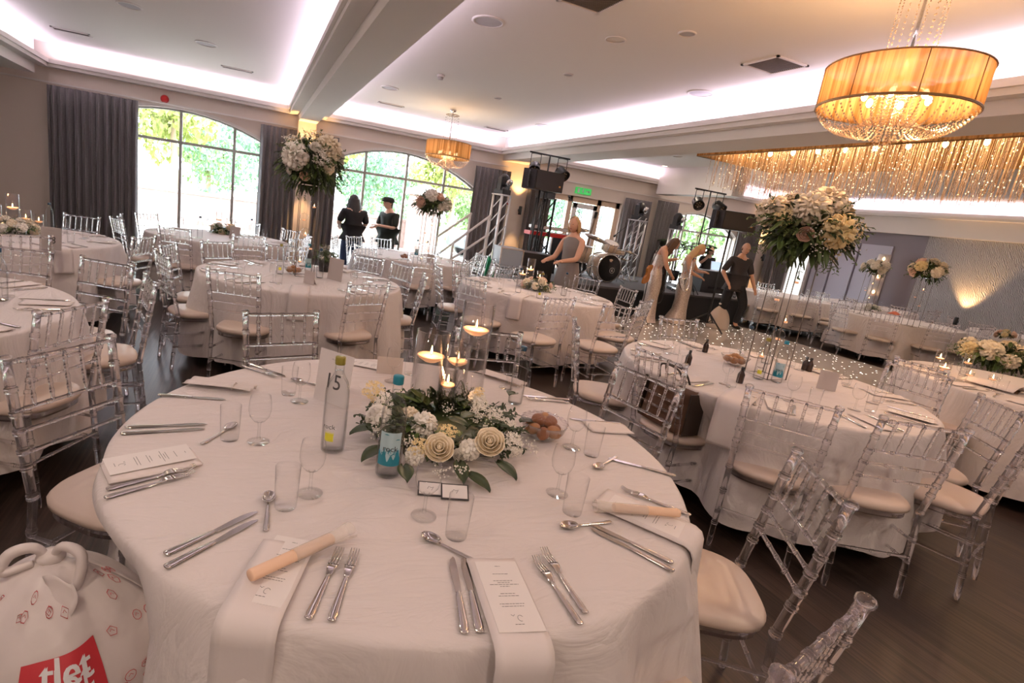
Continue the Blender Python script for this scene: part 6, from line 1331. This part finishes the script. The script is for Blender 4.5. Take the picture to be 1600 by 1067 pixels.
# keyboards
t = thing('keyboard', 'red and black keyboard on a stand at the left of the stage', 'keyboard', (SP(862, 372, 9.1), 9.1, ZS), -.12); MB().box((0, 0, .80), (1.05, .32, .07)).ob('case', RED, t); MB().box((.05, -.04, .838), (.92, .16, .012)).ob('keys', WHITEP, t); MB().box((.2, .09, .838), (.55, .08, .014)).ob('control_panel', BLACK, t)
for s in (-1, 1): MB().tube([(-.4*s, -.12, .02), (.4*s, -.12, .76)], .014, 6).ob('stand_bar', BLACK, t)
t = thing('synthesizer', 'small white keyboard raised behind the red one', 'keyboard', (SP(866, 360, 9.4), 9.4, ZS), -.12); MB().box((0, 0, .92), (1.0, .28, .06)).ob('case', WHITEP, t); MB().box((0, -.04, .952), (.9, .14, .01)).ob('keys', BLACK, t)
for s in (-1, 1): MB().cyl((.38*s, 0, 0), (.38*s, 0, .9), .014).ob('stand_bar', BLACK, t)
# microphone stands
def mic(px, py, Y, h, boom, lab, z0=ZS, by=None):
    t = thing('microphone_stand', lab, 'microphone stand', (SP(px, py, Y), Y, z0)); tripod(t, h, .28, .009)
    e = Vector((boom[0], boom[1], h+boom[2])); MB().tube([(-.25*boom[0], -.25*boom[1], h-.25*boom[2]), e], .007, 6).ob('boom', BLACK, t); d = e.normalized(); MB().lathe([(.009, 0), (.013, .11), (.022, .13), (.024, .15), (.018, .17), (0, .175)], 12, e, (boom[0], boom[1], boom[2]-.05)).ob('microphone', BLACK, t)
mic(893, 420, 9.9, 1.25, (-.35, -.1, .28), 'overhead microphone stand with its boom to the left behind the blonde woman'); mic(975, 420, 10.2, 1.35, (-.35, 0, -.30), 'microphone stand with a slanting boom right of the glass doors'); mic(1012, 440, 7.80, 1.1, (.10, .05, .2), 'microphone stand in front of the dark haired performer', .026); mic(1084, 400, 8.5, 1.2, (.05, -.05, .1), 'thin black microphone stand behind the blonde performer')
# trusses with moving heads
TR = mat('aluminium_truss', (.55, .54, .55), .3, .8)
def truss(px, Y, z0, h, lab, m_=TR, w_=.26, hd=None):
    x = SP(px, 400, Y); t = thing('truss_tower', lab, 'truss', (x, Y, z0), .4); q = MB()
    for a in (-1, 1):
        for b_ in (-1, 1): q.cyl((a*w_/2, b_*w_/2, .02), (a*w_/2, b_*w_/2, h), .022, n=10)
    q.ob('tubes', m_, t); q = MB(); n = int(h/.27)
    for i in range(n):
        z = .1+i*.27
        for s in (-1, 1): q.cyl((-w_/2, s*w_/2, z), (w_/2, s*w_/2, z+.25), .009, n=6); q.cyl((s*w_/2, -w_/2, z+.25), (s*w_/2, w_/2, z), .009, n=6)
    q.ob('lacing', m_, t); MB().box((0, 0, .01), (w_*1.6, w_*1.6, .02)).box((0, 0, h+.01), (w_*1.25, w_*1.25, .02)).ob('plates', m_, t)
    if hd:
        u = thing('moving_head_light', hd, 'stage light', (x, Y, z0+h+.02), .4); MB().box((0, 0, .05), (.24, .22, .10)).ob('base', BLACK, u)
        for s in (-1, 1): MB().box((s*.12, 0, .20), (.03, .10, .24)).ob('yoke_arm', BLACK, u)
        MB().ball((0, 0, .27), (.10, .12, .13), 16, 10).ob('lamp_head', BLACK, u); MB().lathe([(.06, .0), (.075, .08), (0, .075)], 18, (0, -.09, .25), (0, -1, -.4)).ob('lens', CHROME, u)
truss(770, 9.9, 0, 2.0, 'white truss tower by the stair rail', WHITEP, .24, 'black moving head light on top of the truss by the stair rail'); truss(838, 9.0, ZS, 1.45, 'black truss tower under the left loudspeaker', BLACK, .24, 'moving head light on the black truss behind the left loudspeaker')
truss(985, 10.0, ZS, 1.35, 'silver truss tower right of the drum kit', TR, .26, 'moving head light on the silver truss right of the drums'); truss(1046, 10.6, ZS, 1.30, 'slim truss tower before the small arched window', TR, .18, 'moving head light in front of the small arched window')
# loudspeakers and light bars
def speaker(px, py, Y, base, lab, plab, flip=1, z0=ZS):
    p = TY(px, py, Y); t = thing('loudspeaker', lab, 'loudspeaker', (p.x, Y, p.z-.16), .25*flip-.15); tr_ = [(-.40, .0), (-.24, .17), (.36, .17), (.36, -.17), (-.24, -.17)]
    MB().prism([(x, y) for x, y in tr_], 0, .33).ob('cabinet', BLACK, t); MB().box((.06, -.175, .165), (.58, .012, .29)).ob('grille', mat('grille_cloth', (.03, .026, .025), .7), t); gr_ = KIDS[t.name][-1]
    e = MB(); e.box((-.325, -.09, .165), (.012, .20, .28), rz=-.755).ob('angled_end', mat('dark_grey_panel', (.06, .06, .065), .5), t)
    for z in (.11, .22): MB().ball((-.325, -.10, z), (.012, .03, .03), 10, 6).ob('handle_recess', BLACK, t)
    MB().box((.28, -.183, .10), (.035, .006, .03)).ob('badge', mat('amber_badge', (.6, .3, .08), .5), gr_)
    u = thing('speaker_pole', plab, 'stand', (p.x, Y, base)); tripod(u, p.z-.16-base, .45, .018)
speaker(846, 283, 8.6, ZS, 'black loudspeaker with a pointed end high on the left of the stage', 'black pole stand under the left loudspeaker')
speaker(1144, 346, 7.62, .026, 'black loudspeaker with a pointed end high on the right of the stage', 'black tripod stand under the right loudspeaker', -1)
def lightbar(px, py, Y, z0, n, lab, tall=None):
    p = TY(px, py, Y); t = thing('light_bar_stand', lab, 'light stand', (p.x, Y, z0)); h = p.z-z0; tripod(t, h, .35, .014); MB().cyl((-.42, 0, h), (.42, 0, h), .015).ob('crossbar', BLACK, t)
    for i in range(n):
        x = (-.28, .28)[i] if n == 2 else 0; u = thing('par_light', '%s par light hanging from the %s' % (('left', 'right')[i], 'bar over the left loudspeaker' if px < 1000 else 'bar beside the right loudspeaker'), 'stage light', (p.x+x, Y, p.z-.02))
        MB().tube([(-.10, 0, -.22), (-.10, 0, 0), (.10, 0, 0), (.10, 0, -.22)], .008, 6).ob('yoke', BLACK, u); MB().lathe([(.06, -.10), (.10, -.06), (.105, .10), (.11, .14), (.10, .14), (.09, .06)], 20, (0, 0, -.24), (-.35+.5*i, -.7, -.45)).ob('can', BLACK, u)
        c_ = MB()
        for a in range(7): b_ = 2*pi*a/6; c_.ball((.05*cos(b_)*(a < 6), .05*sin(b_)*(a < 6), .10), .018, 8, 6)
        w_ = MB(); w_.join(c_, Matrix.Translation((0, 0, -.24)) @ Vector((0, 0, 1)).rotation_difference(Vector((-.35+.5*i, -.7, -.45))).to_matrix().to_4x4()); w_.ob('led_lenses', mat('led_lens', (.35, .28, .20), .2, .4), u)
lightbar(860, 243, 8.9, ZS, 2, 'black crossbar stand over the left loudspeaker'); lightbar(1111, 299, 8.7, ZS, 2, 'black crossbar stand with two par lights beside the right loudspeaker')
# desk with laptop, monitor speakers, guitar, plants
t = thing('mixing_desk', 'black draped desk at the right of the stage', 'desk', (SP(1108, 440, 9.3), 9.3, ZS)); MB().box((0, 0, .235), (.95, .5, .47)).ob('draped_case', BLACK, t); MB().box((0, -.255, .12), (.5, .02, .05)).ob('recess_handle', BLKC, t); MB().box((0, 0, .48), (1.0, .55, .02)).ob('top', BLACK, t)
lp = thing('laptop', 'open laptop with a pale blue lit screen on the black desk', 'laptop', (SP(1117, 425, 9.3)+.05, 9.25, ZS+.49), -.1); MB().box((0, 0, .008), (.30, .22, .015)).ob('keyboard_base', WHITEP, lp); MB().box((0, .11, .11), (.30, .01, .20), rot=(-.2, 0, 0)).ob('lid', WHITEP, lp); ld_ = KIDS[lp.name][-1]; MB().box((0, .10, .11), (.28, .008, .18), rot=(-.2, 0, 0)).ob('screen', mat('lit_screen', (.5, .65, .8), .4, emit=((.5, .7, .9), .8)), ld_)
for i, (px, py, lab) in enumerate(((1056, 452, 'small mixer with white buttons on the stage floor between the performers'), (1062, 462, 'flat silver pedal board at the stage edge'))):
    q = TY(px, py, 8.9-.3*i); t = thing('pedal_board', lab, 'equipment', (q.x, 8.9-.3*i, ZS)); MB().box((0, 0, .03), (.35, .2, .06), rot=(.1, 0, 0)).ob('case', CHROME if i else BLACK, t); k = MB()
    for a in range(12): k.cyl((-.14+.025*a, -.04, .06), (-.14+.025*a, -.04, .075), .006, n=6)
    k.ob('buttons', WHITEP, t)
t = thing('black_bag_on_stand', 'shiny black cased instrument hanging on a thin stand between the performers', 'instrument case', (SP(1034, 430, 8.12), 8.13, .026)); k = MB(); k.lathe([(0, .50), (.10, .52), (.15, .62), (.13, .80), (.10, 1.0), (.04, 1.08), (0, 1.09)], 18, sy=.45); k.ob('case', mat('glossy_black', (.01, .01, .011), .12), t); MB().cyl((0, 0, .0), (0, 0, .55), .010).ob('stand_rod', CHROME, t); MB().tube(spline([(-.12, -.03, .62), (-.10, -.05, .38), (.08, -.05, .38), (.13, -.03, .62)], 6), .008, 6).ob('strap', BLACK, t); MB().tube([(.2*cos(a), .2*sin(a), .012) for a in (0, 2.1, 4.2)], .008, 6, closed=True).ob('stand_foot', BLACK, t)
gl_ = thing('guitar', 'dark bass guitar on a stand at the back of the stage near the glass doors', 'guitar', (SP(905, 420, 10.3), 10.3, ZS-.03), rot=(.15, 0, 0)); o_ = [(0, .24), (.10, .22), (.14, .12), (.09, .02), (.12, -.08), (.16, -.2), (.1, -.3), (0, -.32)]; o_ += [(-x, y) for x, y in reversed(o_[1:-1])]
MB().prism(o_, -.03, .03, M=Matrix.Translation((0, 0, .36)) @ Matrix.Rotation(pi/2, 4, 'X')).ob('body', BLACK, gl_); MB().box((0, -.03, .95), (.045, .02, .75)).ob('neck', BARK, gl_); MB().box((0, -.03, 1.38), (.07, .02, .15)).ob('headstock', BLACK, gl_)
def palm(px, py, Y, z0, lab):
    q = TY(px, py, Y); t = thing('potted_palm', lab, 'potted plant', (q.x, Y, z0)); g = random.Random(px); m = MB()
    for i in range(10): a = g.uniform(0, 6.28); m.tube(spline([(0, 0, .25), (.1*cos(a), .1*sin(a), .8), (.35*cos(a), .35*sin(a), 1.05)], 5), .008, 5); [leaf_at(m, (f*.35*cos(a), f*.35*sin(a), .75+.3*f), (cos(a+s), sin(a+s), .1), .28, .06, g, 0) for f in (.5, .75, 1) for s in (-.7, 0, .7)]
    m.ob('fronds', [LEAF, LEAF2], t); MB().lathe([(0, 0), (.11, 0), (.15, .28), (.13, .28), (0, .25)], 20).ob('pot', BLACK, t)
palm(1050, 440, 11.2, ZS, 'dark palm before the small arched window'); palm(1076, 405, 10.5, ZS+.0, 'second dark leafed plant before the small arched window')
# white metal stair rail + deck beside the window
t = thing('stair_rail', 'white metal stair with sloping handrails at the left of the stage', 'stair rail', (0, 0, 0)); PT = lambda px, py, Y: vec(TY(px, py, Y))
def bar(a, b_, r=.022): return MB().cyl(a, b_, r, n=10)
for n_, (a, b_, Y) in enumerate((((683, 370), (737, 333), 9.6), ((683, 398), (733, 362), 9.6), ((709, 379), (768, 336), 8.9), ((706, 404), (764, 366), 8.9), ((730, 412), (762, 385), 8.9))): bar(PT(*a, Y), PT(*b_, Y)).ob('handrail', WHITEP, t)
for px, py, py2, Y in ((683, 370, 408, 9.6), (735, 334, 402, 9.6), (708, 379, 415, 8.9), (765, 337, 420, 8.9)):
    p = TY(px, py, Y); MB().cyl((p.x, Y, 0.0), (p.x, Y, p.z), .024, n=10).ob('post', WHITEP, t)
x0, x1 = TY(700, 400, 9.2).x, TY(765, 400, 9.2).x
for i in range(4): MB().b2((x0+(x1-x0)*i/4, 8.92, .12+.14*i), (x0+(x1-x0)*(i+1)/4+.06, 9.58, .15+.14*i)).ob('tread', WHITEP, t)
# flight case, green cloth, white bag, tall amp
t = thing('flight_case', 'grey metal edged flight case with butterfly latches before the stage', 'flight case', (SP(820, 400, 7.6), 7.75, 0), -.2); w_ = .82; GM = mat('grey_laminate', (.36, .42, .48), .4)
MB().box((-.22, 0, .57), (.36, .55, 1.1)).ob('lid_half', GM, t); lh_ = KIDS[t.name][-1]; MB().box((.22, 0, .55), (.50, .60, 1.08)).ob('black_half', BLACK, t); k = MB()
for x in (-.40, -.04): k.box((x, -.275, .57), (.02, .02, 1.1)); k.box((x, .275, .57), (.02, .02, 1.1))
for z in (.03, .70, 1.11): k.box((-.22, -.275, z), (.37, .02, .02))
k.ob('aluminium_edges', CHROME, t)
for x in (-.32, -.12): MB().prism([(-.05, -.05), (.05, -.05), (0, .0), (.05, .05), (-.05, .05), (0, 0)][:3], -.006, .006, M=Matrix.Translation((x, -.283, .76)) @ Matrix.Rotation(pi/2, 4, 'X')).prism([(0, 0), (.05, .05), (-.05, .05)], -.006, .006, M=Matrix.Translation((x, -.283, .76)) @ Matrix.Rotation(pi/2, 4, 'X')).ob('butterfly_latch', BLACK, lh_)
GRC = mat('green_cloth', (.01, .30, .13), .7); q = TY(776, 406, 7.7); tag(MB().sheet(lambda u, v: (.22*(u-.5)*2*(1-.5*v), .14*sin(6*u)+.1*(v-.5), .35+.55*v+.04*sin(9*u)), 14, 12, .01).ob('green_cloth', GRC, None, (q.x, 7.7, 0)), 'bright green cloth bundle left of the flight case', 'cloth')
q = T(1119, 512, .026); t = thing('cloth_sack', 'pale sack on the dance floor behind the walking man', 'sack', (q.x, q.y, .026)); MB().sheet(lambda u, v: ((.23*(1-v**3)*(1+.07*sin(5*2*pi*u)))*cos(2*pi*u), (.19*(1-v**3)*(1+.07*sin(4*2*pi*u)))*sin(2*pi*u), .48*v), 36, 14, .003).ob('body', mat('pale_canvas', (.62, .52, .44), .8), t); MB().ball((0, 0, .49), (.07, .05, .03), 10, 6).ob('tied_top', NAPK, t)
t = thing('monitor_screen', 'upright screen on a stand at the left of the stage', 'screen', (SP(868, 400, 9.7), 9.7, ZS), .2); MB().box((0, 0, .55), (.42, .05, .60)).ob('frame', WHITEP, t); MB().box((0, -.028, .55), (.36, .01, .52)).ob('dark_panel', mat('dark_blue_glass', (.03, .05, .08), .2), t); MB().cyl((0, 0, 0), (0, 0, .3), .03).ob('leg', BLACK, t)
t = thing('pillar_wall', 'x', 'x'); bpy.data.objects.remove(t)
